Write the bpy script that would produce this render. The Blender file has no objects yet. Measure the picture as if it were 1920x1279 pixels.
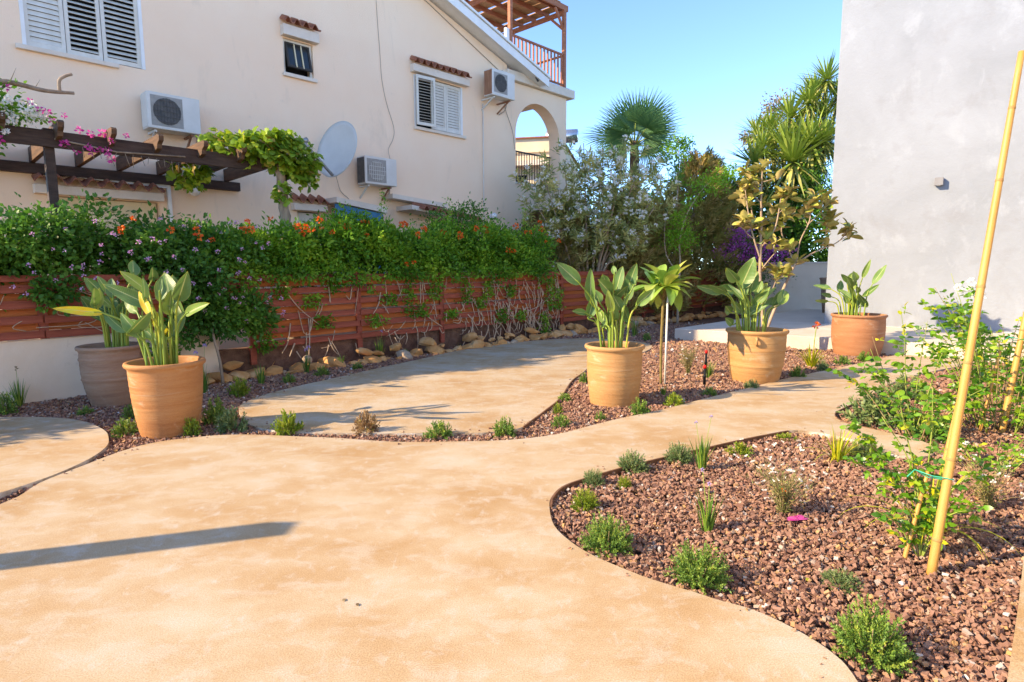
import bpy, math, random
import numpy as np
from mathutils import Vector, Matrix

scene = bpy.context.scene
COL = scene.collection
# ---------------------------------------------------------------- camera
PITCH, ROLL = math.radians(6.87), math.radians(-0.27)
cam_data = bpy.data.cameras.new("camera")
cam_data.sensor_width = 36.0
cam_data.lens = 21.19
cam_data.clip_start = 0.05
cam_data.clip_end = 2000
cam = bpy.data.objects.new("camera", cam_data)
COL.objects.link(cam)
fw = Vector((0, math.cos(PITCH), -math.sin(PITCH)))
up = Vector((0, math.sin(PITCH), math.cos(PITCH)))
rt = Vector((1, 0, 0))
rt2 = rt * math.cos(ROLL) + up * math.sin(ROLL)
up2 = up * math.cos(ROLL) - rt * math.sin(ROLL)
M = Matrix((rt2, up2, -fw)).transposed().to_4x4()
M.translation = Vector((0, 0, 1.55))
cam.matrix_world = M
scene.camera = cam
# ---------------------------------------------------------------- sky, sun, exposure
SUN_EL, SUN_AZ = math.radians(28.5), math.radians(17)      # light travels towards +X, 17 deg turned to +Y
world = bpy.data.worlds.new("World")
scene.world = world
world.use_nodes = True
wn = world.node_tree.nodes
wl = world.node_tree.links
sky = wn.new("ShaderNodeTexSky")
sky.sky_type = 'NISHITA'
sky.sun_disc = False
sky.sun_elevation = SUN_EL
sky.sun_rotation = math.radians(270 - 17)
sky.air_density = 0.57
sky.dust_density = 0.0
sky.ozone_density = 9.0
wl.new(sky.outputs[0], wn["Background"].inputs[0])
wn["Background"].inputs[1].default_value = 0.15
sun_data = bpy.data.lights.new("sun", 'SUN')
sun_data.energy = 2.0
sun_data.angle = math.radians(0.55)
sun_data.color = (1.0, 0.90, 0.76)
sun = bpy.data.objects.new("sun", sun_data)
COL.objects.link(sun)
ld = Vector((math.cos(SUN_EL) * math.cos(SUN_AZ), math.cos(SUN_EL) * math.sin(SUN_AZ), -math.sin(SUN_EL)))
sun.rotation_euler = ld.to_track_quat('-Z', 'Y').to_euler()
sun.location = (-20, -5, 15)
scene.view_settings.view_transform = 'Standard'
scene.view_settings.look = 'None'
scene.view_settings.exposure = 2.3
scene.view_settings.gamma = 1
scene.view_settings.use_white_balance = True      # camera set for open shade, as in the photograph
scene.view_settings.white_balance_temperature = 9200
scene.view_settings.use_curve_mapping = False
scene.cycles.use_denoising = True
scene.cycles.max_bounces = 8
scene.cycles.transparent_max_bounces = 6

# ---------------------------------------------------------------- helpers
RNG = np.random.default_rng(7)
random.seed(7)
HR = math.radians(46.3)                 # the house, the fence and the terrace share this direction
HU = np.array([math.cos(HR), math.sin(HR), 0.0])
HN = np.array([-math.sin(HR), math.cos(HR), 0.0])
HO = np.array([-5.34, 7.57, 0.0])
def hw(u, w, z=0.0):
    return tuple(HO + HU * u + HN * w + np.array([0, 0, z]))

def srgb(r, g, b):
    f = lambda c: (c / 255 / 12.92) if c / 255 <= 0.04045 else ((c / 255 + 0.055) / 1.055) ** 2.4
    return (f(r), f(g), f(b))

MATS = {}
def _nodes(name):
    m = bpy.data.materials.new(name)
    m.use_nodes = True
    MATS[name] = m
    nt = m.node_tree
    return m, nt, nt.nodes, nt.links, nt.nodes["Principled BSDF"]

def _noise(nt, coord, scale, detail=4, rough=0.6, dist=0.0, stretch=None):
    n, l = nt.nodes, nt.links
    t = n.new("ShaderNodeTexNoise")
    t.inputs["Scale"].default_value = scale
    t.inputs["Detail"].default_value = detail
    t.inputs["Roughness"].default_value = rough
    t.inputs["Distortion"].default_value = dist
    src = coord
    if stretch:
        mp = n.new("ShaderNodeMapping")
        mp.inputs["Scale"].default_value = stretch
        l.new(coord, mp.inputs["Vector"])
        src = mp.outputs[0]
    l.new(src, t.inputs["Vector"])
    return t.outputs[0]

def _ramp(nt, fac, stops):
    r = nt.nodes.new("ShaderNodeValToRGB")
    el = r.color_ramp.elements
    while len(el) < len(stops):
        el.new(0.5)
    for e, (p, c) in zip(el, stops):
        e.position = p
        e.color = (*c, 1)
    nt.links.new(fac, r.inputs[0])
    return r.outputs[0]

def _mix(nt, fac, a, b, blend='MIX'):
    m = nt.nodes.new("ShaderNodeMix")
    m.data_type = 'RGBA'
    m.blend_type = blend
    for s, v in ((m.inputs[0], fac), (m.inputs[6], a), (m.inputs[7], b)):
        if isinstance(v, (int, float)):
            s.default_value = v
        elif isinstance(v, tuple):
            s.default_value = (*v, 1)
        else:
            nt.links.new(v, s)
    return m.outputs[2]

def surf(name, stops, scale=3.0, rough=0.85, bump=0.0, bscale=40.0, spec=0.25, metal=0.0, detail=5, stretch=None,
         spots=None, dist=0.0, world_coord=False, fine=0.0):
    """plain surface: noise ramp colours, optional second noise of spots (colour, scale, threshold, amount), bump"""
    m, nt, n, l, p = _nodes(name)
    if world_coord:
        co = n.new("ShaderNodeNewGeometry").outputs["Position"]
    else:
        co = n.new("ShaderNodeTexCoord").outputs["Object"]
    if len(stops) == 1:
        rgb = n.new("ShaderNodeRGB")
        rgb.outputs[0].default_value = (*stops[0][1], 1)
        c = rgb.outputs[0]
    else:
        c = _ramp(nt, _noise(nt, co, scale, detail, 0.62, dist, stretch), stops)
    for s in (spots or []):
        col, sc, th, amt = s[:4]
        f = _ramp(nt, _noise(nt, co, sc, 6, 0.65, 0.4, s[4] if len(s) > 4 else None), [(th, (0, 0, 0)), (min(th + 0.12, 1), (amt,) * 3)])
        c = _mix(nt, f, c, col)
    if fine:
        f = _noise(nt, co, 160, 3, 0.7)
        c = _mix(nt, fine, c, _ramp(nt, f, [(0.3, (0.25,) * 3), (0.7, (0.8,) * 3)]), 'SOFT_LIGHT')
    l.new(c, p.inputs["Base Color"])
    p.inputs["Roughness"].default_value = rough
    p.inputs["Specular IOR Level"].default_value = spec
    p.inputs["Metallic"].default_value = metal
    if bump:
        b = n.new("ShaderNodeBump")
        b.inputs["Strength"].default_value = bump
        b.inputs["Distance"].default_value = 0.02
        l.new(_noise(nt, co, bscale, 6, 0.65), b.inputs["Height"])
        l.new(b.outputs[0], p.inputs["Normal"])
    return m

def leafmat(name, stops, transl=0.3, rough=0.5, spec=0.35, tcol=None, vein=False):
    """foliage: colour by the 'tint' attribute, some light let through"""
    m, nt, n, l, p = _nodes(name)
    at = n.new("ShaderNodeAttribute")
    at.attribute_name = "tint"
    c = _ramp(nt, at.outputs["Fac"], stops)
    if vein == "chevron":
        va = n.new("ShaderNodeAttribute"); va.attribute_name = "vein"
        wv = n.new("ShaderNodeMath"); wv.operation = 'SINE'; l.new(va.outputs["Fac"], wv.inputs[0])
        c = _mix(nt, 0.5, c, _ramp(nt, wv.outputs[0], [(0.0, (0.42,) * 3), (0.9, (0.60,) * 3)]), 'SOFT_LIGHT')
        ma = n.new("ShaderNodeAttribute"); ma.attribute_name = "rib"
        c = _mix(nt, _ramp(nt, ma.outputs["Fac"], [(0.03, (0.8,) * 3), (0.09, (0, 0, 0))]), c, (0.52, 0.55, 0.22))
        c = _mix(nt, _ramp(nt, ma.outputs["Fac"], [(0.92, (0, 0, 0)), (0.99, (0.55,) * 3)]), c, (0.50, 0.48, 0.16))
        co = n.new("ShaderNodeTexCoord").outputs["Object"]
        dust = _ramp(nt, _noise(nt, co, 14, 6, 0.7), [(0.62, (0, 0, 0)), (0.8, (0.22,) * 3)])
        c = _mix(nt, dust, c, (0.42, 0.40, 0.24))
        bp = n.new("ShaderNodeBump"); bp.inputs["Strength"].default_value = 0.25; bp.inputs["Distance"].default_value = 0.01
        l.new(wv.outputs[0], bp.inputs["Height"]); l.new(bp.outputs[0], p.inputs["Normal"])
    elif vein:
        co = n.new("ShaderNodeTexCoord").outputs["Object"]
        f = _noise(nt, co, 9, 4, 0.6)
        c = _mix(nt, 0.55, c, _ramp(nt, f, [(0.3, (0.3,) * 3), (0.7, (0.72,) * 3)]), 'SOFT_LIGHT')
    l.new(c, p.inputs["Base Color"])
    p.inputs["Roughness"].default_value = rough
    p.inputs["Specular IOR Level"].default_value = spec
    if transl:
        t = n.new("ShaderNodeBsdfTranslucent")
        if tcol:
            l.new(_mix(nt, 1.0, c, tcol, 'MULTIPLY'), t.inputs[0])
        else:
            l.new(c, t.inputs[0])
        mx = n.new("ShaderNodeMixShader")
        mx.inputs[0].default_value = transl
        l.new(p.outputs[0], mx.inputs[1])
        l.new(t.outputs[0], mx.inputs[2])
        l.new(mx.outputs[0], n["Material Output"].inputs[0])
    return m

def ob(name, mesh, parent=None, loc=None, rotz=0.0, scale=None):
    o = bpy.data.objects.new(name, mesh)
    COL.objects.link(o)
    if parent:
        o.parent = parent
    if loc is not None:
        o.location = loc
    if rotz:
        o.rotation_euler = (0, 0, rotz)
    if scale is not None:
        o.scale = (scale,) * 3 if isinstance(scale, (int, float)) else scale
    return o
def tag(o, label=None, cat=None, group=None, kind=None):
    if label: o["label"] = label
    if cat: o["category"] = cat
    if group: o["group"] = group
    if kind: o["kind"] = kind
    return o
def thing(name, label, cat, loc=(0, 0, 0), rotz=0.0, group=None):
    return tag(ob(name, None, None, loc, rotz), label, cat, group)
def hthing(name, label, cat, u=0, w=0, z=0, group=None):
    return thing(name, label, cat, hw(u, w, z), HR, group)

class MB:
    """collects verts and faces; build() links them as one mesh object"""
    def __init__(s):
        s.v, s.f, s.m, s.s = [], [], [], []
    def add(s, vs, fs, mi=0, smooth=False):
        b = len(s.v)
        s.v += [tuple(map(float, q)) for q in vs]
        for f in fs:
            s.f.append(tuple(b + i for i in f)); s.m.append(mi); s.s.append(smooth)
        return s
    def box(s, x0, x1, y0, y1, z0, z1, mi=0):
        vs = [(x0, y0, z0), (x1, y0, z0), (x1, y1, z0), (x0, y1, z0), (x0, y0, z1), (x1, y0, z1), (x1, y1, z1), (x0, y1, z1)]
        return s.add(vs, [(3, 2, 1, 0), (4, 5, 6, 7), (0, 1, 5, 4), (1, 2, 6, 5), (2, 3, 7, 6), (3, 0, 4, 7)], mi)
    def bar(s, a, b, wx, wz, mi=0, ref=(0, 0, 1)):
        a, b = Vector(a), Vector(b)
        d = (b - a).normalized()
        r = Vector(ref)
        if abs(d.dot(r)) > 0.98: r = Vector((0, 1, 0))
        x = d.cross(r).normalized() * wx / 2
        z = x.cross(d).normalized() * wz / 2
        vs = [p + i * x + j * z for p in (a, b) for i, j in ((-1, -1), (1, -1), (1, 1), (-1, 1))]
        return s.add(vs, [(0, 1, 2, 3), (7, 6, 5, 4), (0, 4, 5, 1), (1, 5, 6, 2), (2, 6, 7, 3), (3, 7, 4, 0)], mi)
    def tube(s, pts, rad, n=8, mi=0, caps=True):
        pts = [Vector(q) for q in pts]
        if not hasattr(rad, '__len__'): rad = [rad] * len(pts)
        prev = None
        vs = []
        for i, q in enumerate(pts):
            d = (pts[min(i + 1, len(pts) - 1)] - pts[max(i - 1, 0)])
            d = d.normalized() if d.length > 1e-9 else Vector((0, 0, 1))
            if prev is None:
                r = Vector((0, 0, 1)) if abs(d.z) < 0.9 else Vector((1, 0, 0))
                x = d.cross(r).normalized()
            else:
                x = (prev - d * prev.dot(d)).normalized()
            prev = x
            y = d.cross(x)
            for k in range(n):
                t = 2 * math.pi * k / n
                vs.append(q + (x * math.cos(t) + y * math.sin(t)) * rad[i])
        fs = []
        for i in range(len(pts) - 1):
            for k in range(n):
                k2 = (k + 1) % n
                fs.append((i * n + k, i * n + k2, (i + 1) * n + k2, (i + 1) * n + k))
        s.add(vs, fs, mi, True)
        if caps:
            b = len(s.v) - len(vs)
            s.f.append(tuple(b + k for k in range(n))[::-1]); s.m.append(mi); s.s.append(False)
            s.f.append(tuple(b + (len(pts) - 1) * n + k for k in range(n))); s.m.append(mi); s.s.append(False)
        return s
    def lathe(s, prof, n=40, mi=0, c=(0, 0, 0)):
        vs = [(c[0] + r * math.cos(2 * math.pi * k / n), c[1] + r * math.sin(2 * math.pi * k / n), c[2] + z) for r, z in prof for k in range(n)]
        fs = [(i * n + k, i * n + (k + 1) % n, (i + 1) * n + (k + 1) % n, (i + 1) * n + k) for i in range(len(prof) - 1) for k in range(n)]
        return s.add(vs, fs, mi, True)
    def prism(s, poly, z0, z1, mi=0, side=None):
        n = len(poly)
        area = sum(poly[i][0] * poly[(i + 1) % n][1] - poly[(i + 1) % n][0] * poly[i][1] for i in range(n))
        if area < 0: poly = poly[::-1]
        vs = [(x, y, z0) for x, y in poly] + [(x, y, z1) for x, y in poly]
        s.add(vs, [tuple(range(n, 2 * n)), tuple(range(n))[::-1]], mi)
        b = len(s.v) - 2 * n
        for i in range(n):
            j = (i + 1) % n
            s.f.append((b + i, b + j, b + n + j, b + n + i)); s.m.append(mi if side is None else side); s.s.append(False)
        return s
    def extr(s, poly, y0, y1, mi=0):
        """polygon in x,z pushed along y"""
        n = len(poly)
        area = sum(poly[i][0] * poly[(i + 1) % n][1] - poly[(i + 1) % n][0] * poly[i][1] for i in range(n))
        if area < 0: poly = poly[::-1]
        vs = [(x, y0, z) for x, z in poly] + [(x, y1, z) for x, z in poly]
        fs = [tuple(range(n)), tuple(range(n, 2 * n))[::-1]] + [(i, n + i, n + (i + 1) % n, (i + 1) % n) for i in range(n)]
        return s.add(vs, fs, mi)
    def mesh(s, name, mats):
        me = bpy.data.meshes.new(name)
        me.from_pydata(s.v, [], s.f)
        for m in (mats if isinstance(mats, (list, tuple)) else [mats]):
            me.materials.append(MATS[m])
        me.polygons.foreach_set("material_index", s.m)
        me.polygons.foreach_set("use_smooth", s.s)
        me.update()
        return me
    def build(s, name, mats, parent=None, bevel=0.0, **k):
        o = ob(name, s.mesh(name, mats), parent, **k)
        if bevel:
            b = o.modifiers.new("bevel", 'BEVEL')
            b.width = bevel; b.segments = 2; b.limit_method = 'ANGLE'
        return o

def npmesh(name, V, F, mats, tint=None, smooth=False, mi=None):
    """fast mesh: V (n,3); F list of (k,arity) index arrays"""
    me = bpy.data.meshes.new(name)
    V = np.ascontiguousarray(V, dtype=np.float32)
    me.vertices.add(len(V)); me.vertices.foreach_set("co", V.ravel())
    loops = np.concatenate([f.ravel() for f in F]).astype(np.int32)
    tot = np.concatenate([np.full(len(f), f.shape[1]) for f in F])
    start = np.concatenate([[0], np.cumsum(tot)[:-1]]).astype(np.int32)
    me.loops.add(len(loops)); me.loops.foreach_set("vertex_index", loops)
    me.polygons.add(len(tot)); me.polygons.foreach_set("loop_start", start)
    for m in (mats if isinstance(mats, (list, tuple)) else [mats]):
        me.materials.append(MATS[m])
    me.polygons.foreach_set("use_smooth", np.full(len(tot), bool(smooth)))
    if mi is not None: me.polygons.foreach_set("material_index", mi.astype(np.int32))
    if tint is not None:
        a = me.attributes.new("tint", 'FLOAT', 'POINT')
        a.data.foreach_set("value", np.ascontiguousarray(tint, dtype=np.float32))
    me.update(calc_edges=True)
    return me

def unit(a):
    return a / np.maximum(np.linalg.norm(a, axis=-1, keepdims=True), 1e-9)

LT = np.array([0, .36, .36, .74, .74, 1.0]); LS = np.array([0, -.5, .5, -.36, .36, 0])
def leaves(name, P, D, L, W, mats, N=None, fold=0.25, droop=0.12, tint=None, rng=RNG):
    """one small folded leaf per row: base P, direction D, length L, width W"""
    k = len(P)
    P = np.asarray(P, float); D = unit(np.asarray(D, float))
    if N is None: N = rng.normal(size=(k, 3)) + np.array([0, 0, 0.8])
    S = unit(np.cross(D, N)); N = np.cross(S, D)
    L = np.broadcast_to(np.asarray(L, float), (k,)); W = np.broadcast_to(np.asarray(W, float), (k,))
    t = LT[None, :, None]; s = LS[None, :, None]
    V = P[:, None, :] + D[:, None, :] * t * L[:, None, None] + S[:, None, :] * s * W[:, None, None] \
        + N[:, None, :] * (np.abs(s) * fold * W[:, None, None] - droop * t ** 2 * L[:, None, None])
    b = (np.arange(k) * 6)[:, None]
    F = [np.concatenate([b + np.array([[0, 2, 1]]), b + np.array([[3, 4, 5]])]), b + np.array([[1, 2, 4, 3]])]
    if tint is None: tint = rng.random(k)
    return npmesh(name, V.reshape(-1, 3), F, mats, np.repeat(tint, 6), True)

def blob_points(k, centre, radii, rng=RNG, shell=0.55, lump=0.25):
    """points through a lumpy ellipsoid, denser towards its skin; returns points and outward directions"""
    d = unit(rng.normal(size=(k, 3)))
    r = shell + (1 - shell) * rng.random(k) ** 0.6
    ph = rng.random(6) * 6.28
    l = 1 + lump * (np.sin(d[:, 0] * 5 + ph[0]) * np.sin(d[:, 1] * 6 + ph[1]) + 0.6 * np.sin(d[:, 2] * 9 + ph[2]) * np.cos(d[:, 0] * 8 + ph[3]))
    return np.asarray(centre) + d * (r * l)[:, None] * np.asarray(radii), d

def curve(pts, n=8):
    """Catmull-Rom through points"""
    pts = [np.asarray(p, float) for p in pts]
    out = []
    for i in range(len(pts) - 1):
        p0 = pts[i - 1] if i else 2 * pts[0] - pts[1]
        p1, p2 = pts[i], pts[i + 1]
        p3 = pts[i + 2] if i + 2 < len(pts) else 2 * p2 - p1
        for k in range(n):
            t = k / n
            out.append(0.5 * (2 * p1 + (p2 - p0) * t + (2 * p0 - 5 * p1 + 4 * p2 - p3) * t * t + (3 * p1 - p0 - 3 * p2 + p3) * t ** 3))
    out.append(pts[-1])
    return out
def curve_closed(pts, n=6):
    pts = [np.asarray(p, float) for p in pts]
    m = len(pts); out = []
    for i in range(m):
        p0, p1, p2, p3 = pts[i - 1], pts[i], pts[(i + 1) % m], pts[(i + 2) % m]
        for k in range(n):
            t = k / n
            out.append(0.5 * (2 * p1 + (p2 - p0) * t + (2 * p0 - 5 * p1 + 4 * p2 - p3) * t * t + (3 * p1 - p0 - 3 * p2 + p3) * t ** 3))
    return out
def inside(P, poly):
    x, y = P[:, 0], P[:, 1]
    r = np.zeros(len(P), bool)
    n = len(poly)
    for i in range(n):
        x0, y0 = poly[i][0], poly[i][1]; x1, y1 = poly[(i + 1) % n][0], poly[(i + 1) % n][1]
        c = ((y0 > y) != (y1 > y))
        with np.errstate(divide='ignore', invalid='ignore'):
            r ^= c & (x < (x1 - x0) * (y - y0) / (y1 - y0 if y1 != y0 else 1e-12) + x0)
    return r

# ---------------------------------------------------------------- materials
surf("concrete", [(0.31, (0.383, 0.228, 0.105)), (0.44, (0.432, 0.287, 0.160)), (0.54, (0.461, 0.338, 0.215)), (0.66, (0.490, 0.399, 0.293))], scale=1.1,
     rough=0.72, bump=0.13, bscale=120, spec=0.25, dist=0.15, detail=14, stretch=(1.0, 1.3, 1),
     spots=[((0.495, 0.428, 0.348), 4.2, 0.50, 0.45, (1, 1.5, 1)), ((0.383, 0.217, 0.093), 2.3, 0.57, 0.40), ((0.509, 0.470, 0.424), 13, 0.57, 0.40, (1, 0.6, 1)), ((0.524, 0.500, 0.474), 42, 0.63, 0.35, (0.9, 0.25, 1)), ((0.330, 0.192, 0.093), 29, 0.69, 0.3), ((0.262, 0.162, 0.093), 110, 0.70, 0.45)], world_coord=True, fine=0.9)
surf("slab_edge", [(0.35, (0.30, 0.20, 0.12)), (0.65, (0.62, 0.55, 0.47))], scale=6, rough=0.9, bump=0.3)
surf("terrace", [(0.3, (0.52, 0.43, 0.35)), (0.7, (0.62, 0.54, 0.46))], scale=1.5, rough=0.8, bump=0.15, world_coord=True, fine=0.2,
     spots=[((0.50, 0.40, 0.30), 5, 0.62, 0.4)])
surf("soil", [(0.35, (0.12, 0.062, 0.044)), (0.65, (0.21, 0.115, 0.08))], scale=9, rough=1, bump=0.8, bscale=50, world_coord=True)
surf("earth", [(0.35, (0.16, 0.11, 0.07)), (0.65, (0.28, 0.21, 0.14))], scale=1.2, rough=1, bump=0.5, bscale=12, world_coord=True)
surf("edging", [(0.3, (0.10, 0.045, 0.025)), (0.7, (0.23, 0.11, 0.06))], scale=8, rough=0.7)
surf("stucco", [(0.3, (0.92, 0.655, 0.465)), (0.7, (0.94, 0.705, 0.52))], scale=0.8, rough=0.95, bump=0.35, bscale=55, spec=0.1, detail=8,
     spots=[((0.66, 0.50, 0.37), 1.3, 0.58, 0.4, (1, 1, 0.3)), ((0.66, 0.52, 0.40), 7, 0.64, 0.35, (1, 1, 0.5)), ((0.52, 0.38, 0.27), 3.0, 0.70, 0.35, (1.6, 1, 0.12))])
surf("trim", [(0.3, (0.66, 0.56, 0.46)), (0.7, (0.76, 0.66, 0.56))], scale=3, rough=0.9, bump=0.2, spots=[((0.45, 0.33, 0.22), 4, 0.64, 0.4)])
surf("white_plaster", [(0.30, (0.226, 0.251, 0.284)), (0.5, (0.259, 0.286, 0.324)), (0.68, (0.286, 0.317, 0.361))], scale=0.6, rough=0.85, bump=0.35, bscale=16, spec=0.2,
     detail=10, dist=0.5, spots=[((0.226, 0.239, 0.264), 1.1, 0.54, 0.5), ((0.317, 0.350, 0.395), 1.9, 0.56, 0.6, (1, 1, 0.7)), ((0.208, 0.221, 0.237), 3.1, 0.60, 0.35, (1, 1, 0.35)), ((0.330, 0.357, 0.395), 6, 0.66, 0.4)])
surf("bounce_plaster", [(0.3, (0.72, 0.70, 0.67)), (0.7, (0.80, 0.79, 0.77))], scale=0.6, rough=0.9, bump=0.2, bscale=14)  # plaster of the added block that reflects sunlight
surf("garden_wall", [(0.3, (0.74, 0.575, 0.425)), (0.7, (0.82, 0.67, 0.53))], scale=1.5, rough=0.95, bump=0.3, bscale=30,
     spots=[((0.36, 0.22, 0.13), 3.5, 0.62, 0.5), ((0.12, 0.10, 0.08), 9, 0.76, 0.7)])
surf("white_paint", [(0.3, (0.72, 0.72, 0.70)), (0.7, (0.80, 0.80, 0.78))], scale=5, rough=0.5, spec=0.4)
surf("shutter_paint", [(0.3, (0.60, 0.565, 0.49)), (0.7, (0.70, 0.67, 0.60))], scale=7, rough=0.55, spec=0.35, spots=[((0.5, 0.42, 0.32), 12, 0.68, 0.3)])
surf("cream_paint", [(0.3, (0.70, 0.58, 0.36)), (0.7, (0.76, 0.65, 0.45))], scale=4, rough=0.6)
surf("ac_shell", [(0.3, (0.58, 0.56, 0.51)), (0.7, (0.67, 0.65, 0.61))], scale=3, rough=0.45, spec=0.4, spots=[((0.5, 0.38, 0.25), 6, 0.66, 0.35)])
surf("dark_grille", [(0.3, (0.07, 0.07, 0.07)), (0.7, (0.12, 0.115, 0.11))], scale=10, rough=0.6)
surf("grey_grille", [(0.3, (0.26, 0.25, 0.23)), (0.7, (0.36, 0.34, 0.31))], scale=10, rough=0.6)
surf("rusty_panel", [(0.3, (0.22, 0.09, 0.05)), (0.7, (0.40, 0.20, 0.12))], scale=6, rough=0.8, stretch=(1, 1, 0.3))
surf("dish_paint", [(0.3, (0.50, 0.50, 0.47)), (0.7, (0.58, 0.58, 0.55))], scale=2, rough=0.55, spec=0.35)
surf("steel", [(0.3, (0.25, 0.25, 0.25)), (0.7, (0.38, 0.38, 0.37))], scale=8, rough=0.45, metal=0.7)
surf("dark_metal", [(0.3, (0.03, 0.03, 0.03)), (0.7, (0.06, 0.055, 0.05))], scale=8, rough=0.5)
surf("black_plastic", [(0, (0.015, 0.015, 0.017))], rough=0.4)
surf("red_plastic", [(0, (0.75, 0.02, 0.02))], rough=0.4)
surf("cable", [(0, (0.42, 0.33, 0.26))], rough=0.7)
surf("roof_tile", [(0.3, (0.24, 0.075, 0.045)), (0.7, (0.42, 0.17, 0.10))], scale=9, rough=0.85, bump=0.3, spots=[((0.16, 0.09, 0.07), 14, 0.6, 0.5)])
surf("fence_wood", [(0.3, (0.20, 0.040, 0.022)), (0.55, (0.33, 0.070, 0.038)), (0.75, (0.44, 0.115, 0.068))], scale=2.2, rough=0.6, bump=0.25, bscale=30, stretch=(0.6, 6, 9), spec=0.35,
     spots=[((0.30, 0.17, 0.12), 4, 0.66, 0.4, (0.5, 3, 6))])
surf("fence_back", [(0.3, (0.36, 0.085, 0.024)), (0.7, (0.58, 0.18, 0.055))], scale=2.2, rough=0.7, bump=0.25, bscale=30, stretch=(0.6, 6, 9))
surf("pergola_wood", [(0.3, (0.035, 0.020, 0.015)), (0.7, (0.085, 0.052, 0.040))], scale=3, rough=0.7, bump=0.3, stretch=(1, 1, 6))
surf("rafter_wood", [(0.3, (0.06, 0.035, 0.025)), (0.7, (0.17, 0.09, 0.05))], scale=3, rough=0.75, bump=0.3, stretch=(6, 1, 6))
surf("red_timber", [(0.3, (0.27, 0.085, 0.045)), (0.7, (0.42, 0.16, 0.085))], scale=3, rough=0.65, bump=0.2, stretch=(1, 1, 5))
surf("reed_board", [(0.3, (0.34, 0.17, 0.08)), (0.7, (0.50, 0.29, 0.15))], scale=4, rough=0.85, bump=0.3, stretch=(1, 6, 1))
surf("blue_paint", [(0.4, (0.02, 0.17, 0.34)), (0.6, (0.03, 0.24, 0.44))], scale=3, rough=0.5, spots=[((0.35, 0.16, 0.05), 7, 0.63, 0.85), ((0.02, 0.09, 0.22), 5, 0.6, 0.7)])
surf("window_frame", [(0, (0.045, 0.038, 0.032))], rough=0.5)
surf("glass", [(0, (0.02, 0.028, 0.033))], rough=0.08, spec=0.6)
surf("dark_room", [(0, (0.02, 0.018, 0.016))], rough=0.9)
surf("lamp_glass", [(0, (0.78, 0.78, 0.76))], rough=0.25, spec=0.5)
surf("lamp_grey", [(0.3, (0.19, 0.19, 0.20)), (0.7, (0.23, 0.23, 0.24))], rough=0.5)
surf("tank_metal", [(0, (0.55, 0.57, 0.60))], rough=0.25, metal=0.8)
surf("cream_wall", [(0.3, (0.62, 0.50, 0.34)), (0.7, (0.72, 0.60, 0.44))], scale=1, rough=0.9)
def terracotta(name, a, b, c, pale, wet=0.0):
    m = surf(name, [(0.25, a), (0.5, b), (0.75, c)], scale=2.6, rough=0.72, bump=0.10, bscale=24, spec=0.3, detail=8, stretch=(0.45, 0.45, 3.2), dist=0.4,
             spots=[(pale, 3.2, 0.58, 0.55, (1, 1, 1.6)), (pale, 26, 0.7, 0.4), ((a[0] * 0.55, a[1] * 0.5, a[2] * 0.5), 5.0, 0.62, 0.55, (0.7, 0.7, 3)), (pale, 7, 0.60, 0.5, (0.15, 0.15, 5))], fine=0.4)
    nt = m.node_tree
    b = [x for x in nt.nodes if x.type == 'BUMP'][0]
    b.inputs['Strength'].default_value = 0.35
    co = nt.nodes.new('ShaderNodeTexCoord').outputs['Object']
    nt.links.new(_noise(nt, co, 9, 6, 0.7, 0.0, (0.25, 0.25, 6.0)), b.inputs['Height'])
    return m
terracotta("clay_orange", (0.345, 0.125, 0.042), (0.43, 0.185, 0.068), (0.48, 0.245, 0.105), (0.52, 0.385, 0.265))
terracotta("clay_brown", (0.24, 0.115, 0.070), (0.33, 0.185, 0.115), (0.40, 0.265, 0.18), (0.45, 0.36, 0.28))
terracotta("clay_tan", (0.37, 0.175, 0.065), (0.44, 0.225, 0.090), (0.485, 0.285, 0.13), (0.52, 0.40, 0.265))
terracotta("clay_red", (0.29, 0.115, 0.052), (0.36, 0.155, 0.075), (0.42, 0.215, 0.115), (0.47, 0.345, 0.25))
surf("rock", [(0.28, (0.44, 0.17, 0.05)), (0.5, (0.58, 0.29, 0.11)), (0.72, (0.64, 0.42, 0.23))], scale=3, rough=0.95, bump=0.9, bscale=18, world_coord=True,
     spots=[((0.52, 0.20, 0.06), 4, 0.6, 0.7), ((0.18, 0.12, 0.09), 11, 0.66, 0.5)])
surf("rock_grey", [(0.3, (0.32, 0.23, 0.16)), (0.7, (0.52, 0.40, 0.29))], scale=6, rough=0.95, bump=0.9, bscale=18, world_coord=True)
surf("bark", [(0.3, (0.20, 0.14, 0.095)), (0.7, (0.42, 0.32, 0.23))], scale=8, rough=0.95, bump=0.7, bscale=25, stretch=(1, 1, 0.3))
surf("bark_pale", [(0.3, (0.30, 0.205, 0.135)), (0.7, (0.47, 0.35, 0.25))], scale=8, rough=0.95, bump=0.5, bscale=25, stretch=(1, 1, 0.4))
surf("vine_stem", [(0.3, (0.40, 0.27, 0.18)), (0.7, (0.62, 0.47, 0.34))], scale=12, rough=0.95)
surf("green_stem", [(0.3, (0.16, 0.24, 0.04)), (0.7, (0.30, 0.34, 0.08))], scale=9, rough=0.6)
surf("twig", [(0.3, (0.24, 0.15, 0.08)), (0.7, (0.34, 0.28, 0.14))], scale=9, rough=0.8)
surf("plumeria_bark", [(0.3, (0.16, 0.10, 0.035)), (0.7, (0.25, 0.20, 0.07))], scale=14, rough=0.8, bump=0.4)
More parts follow.
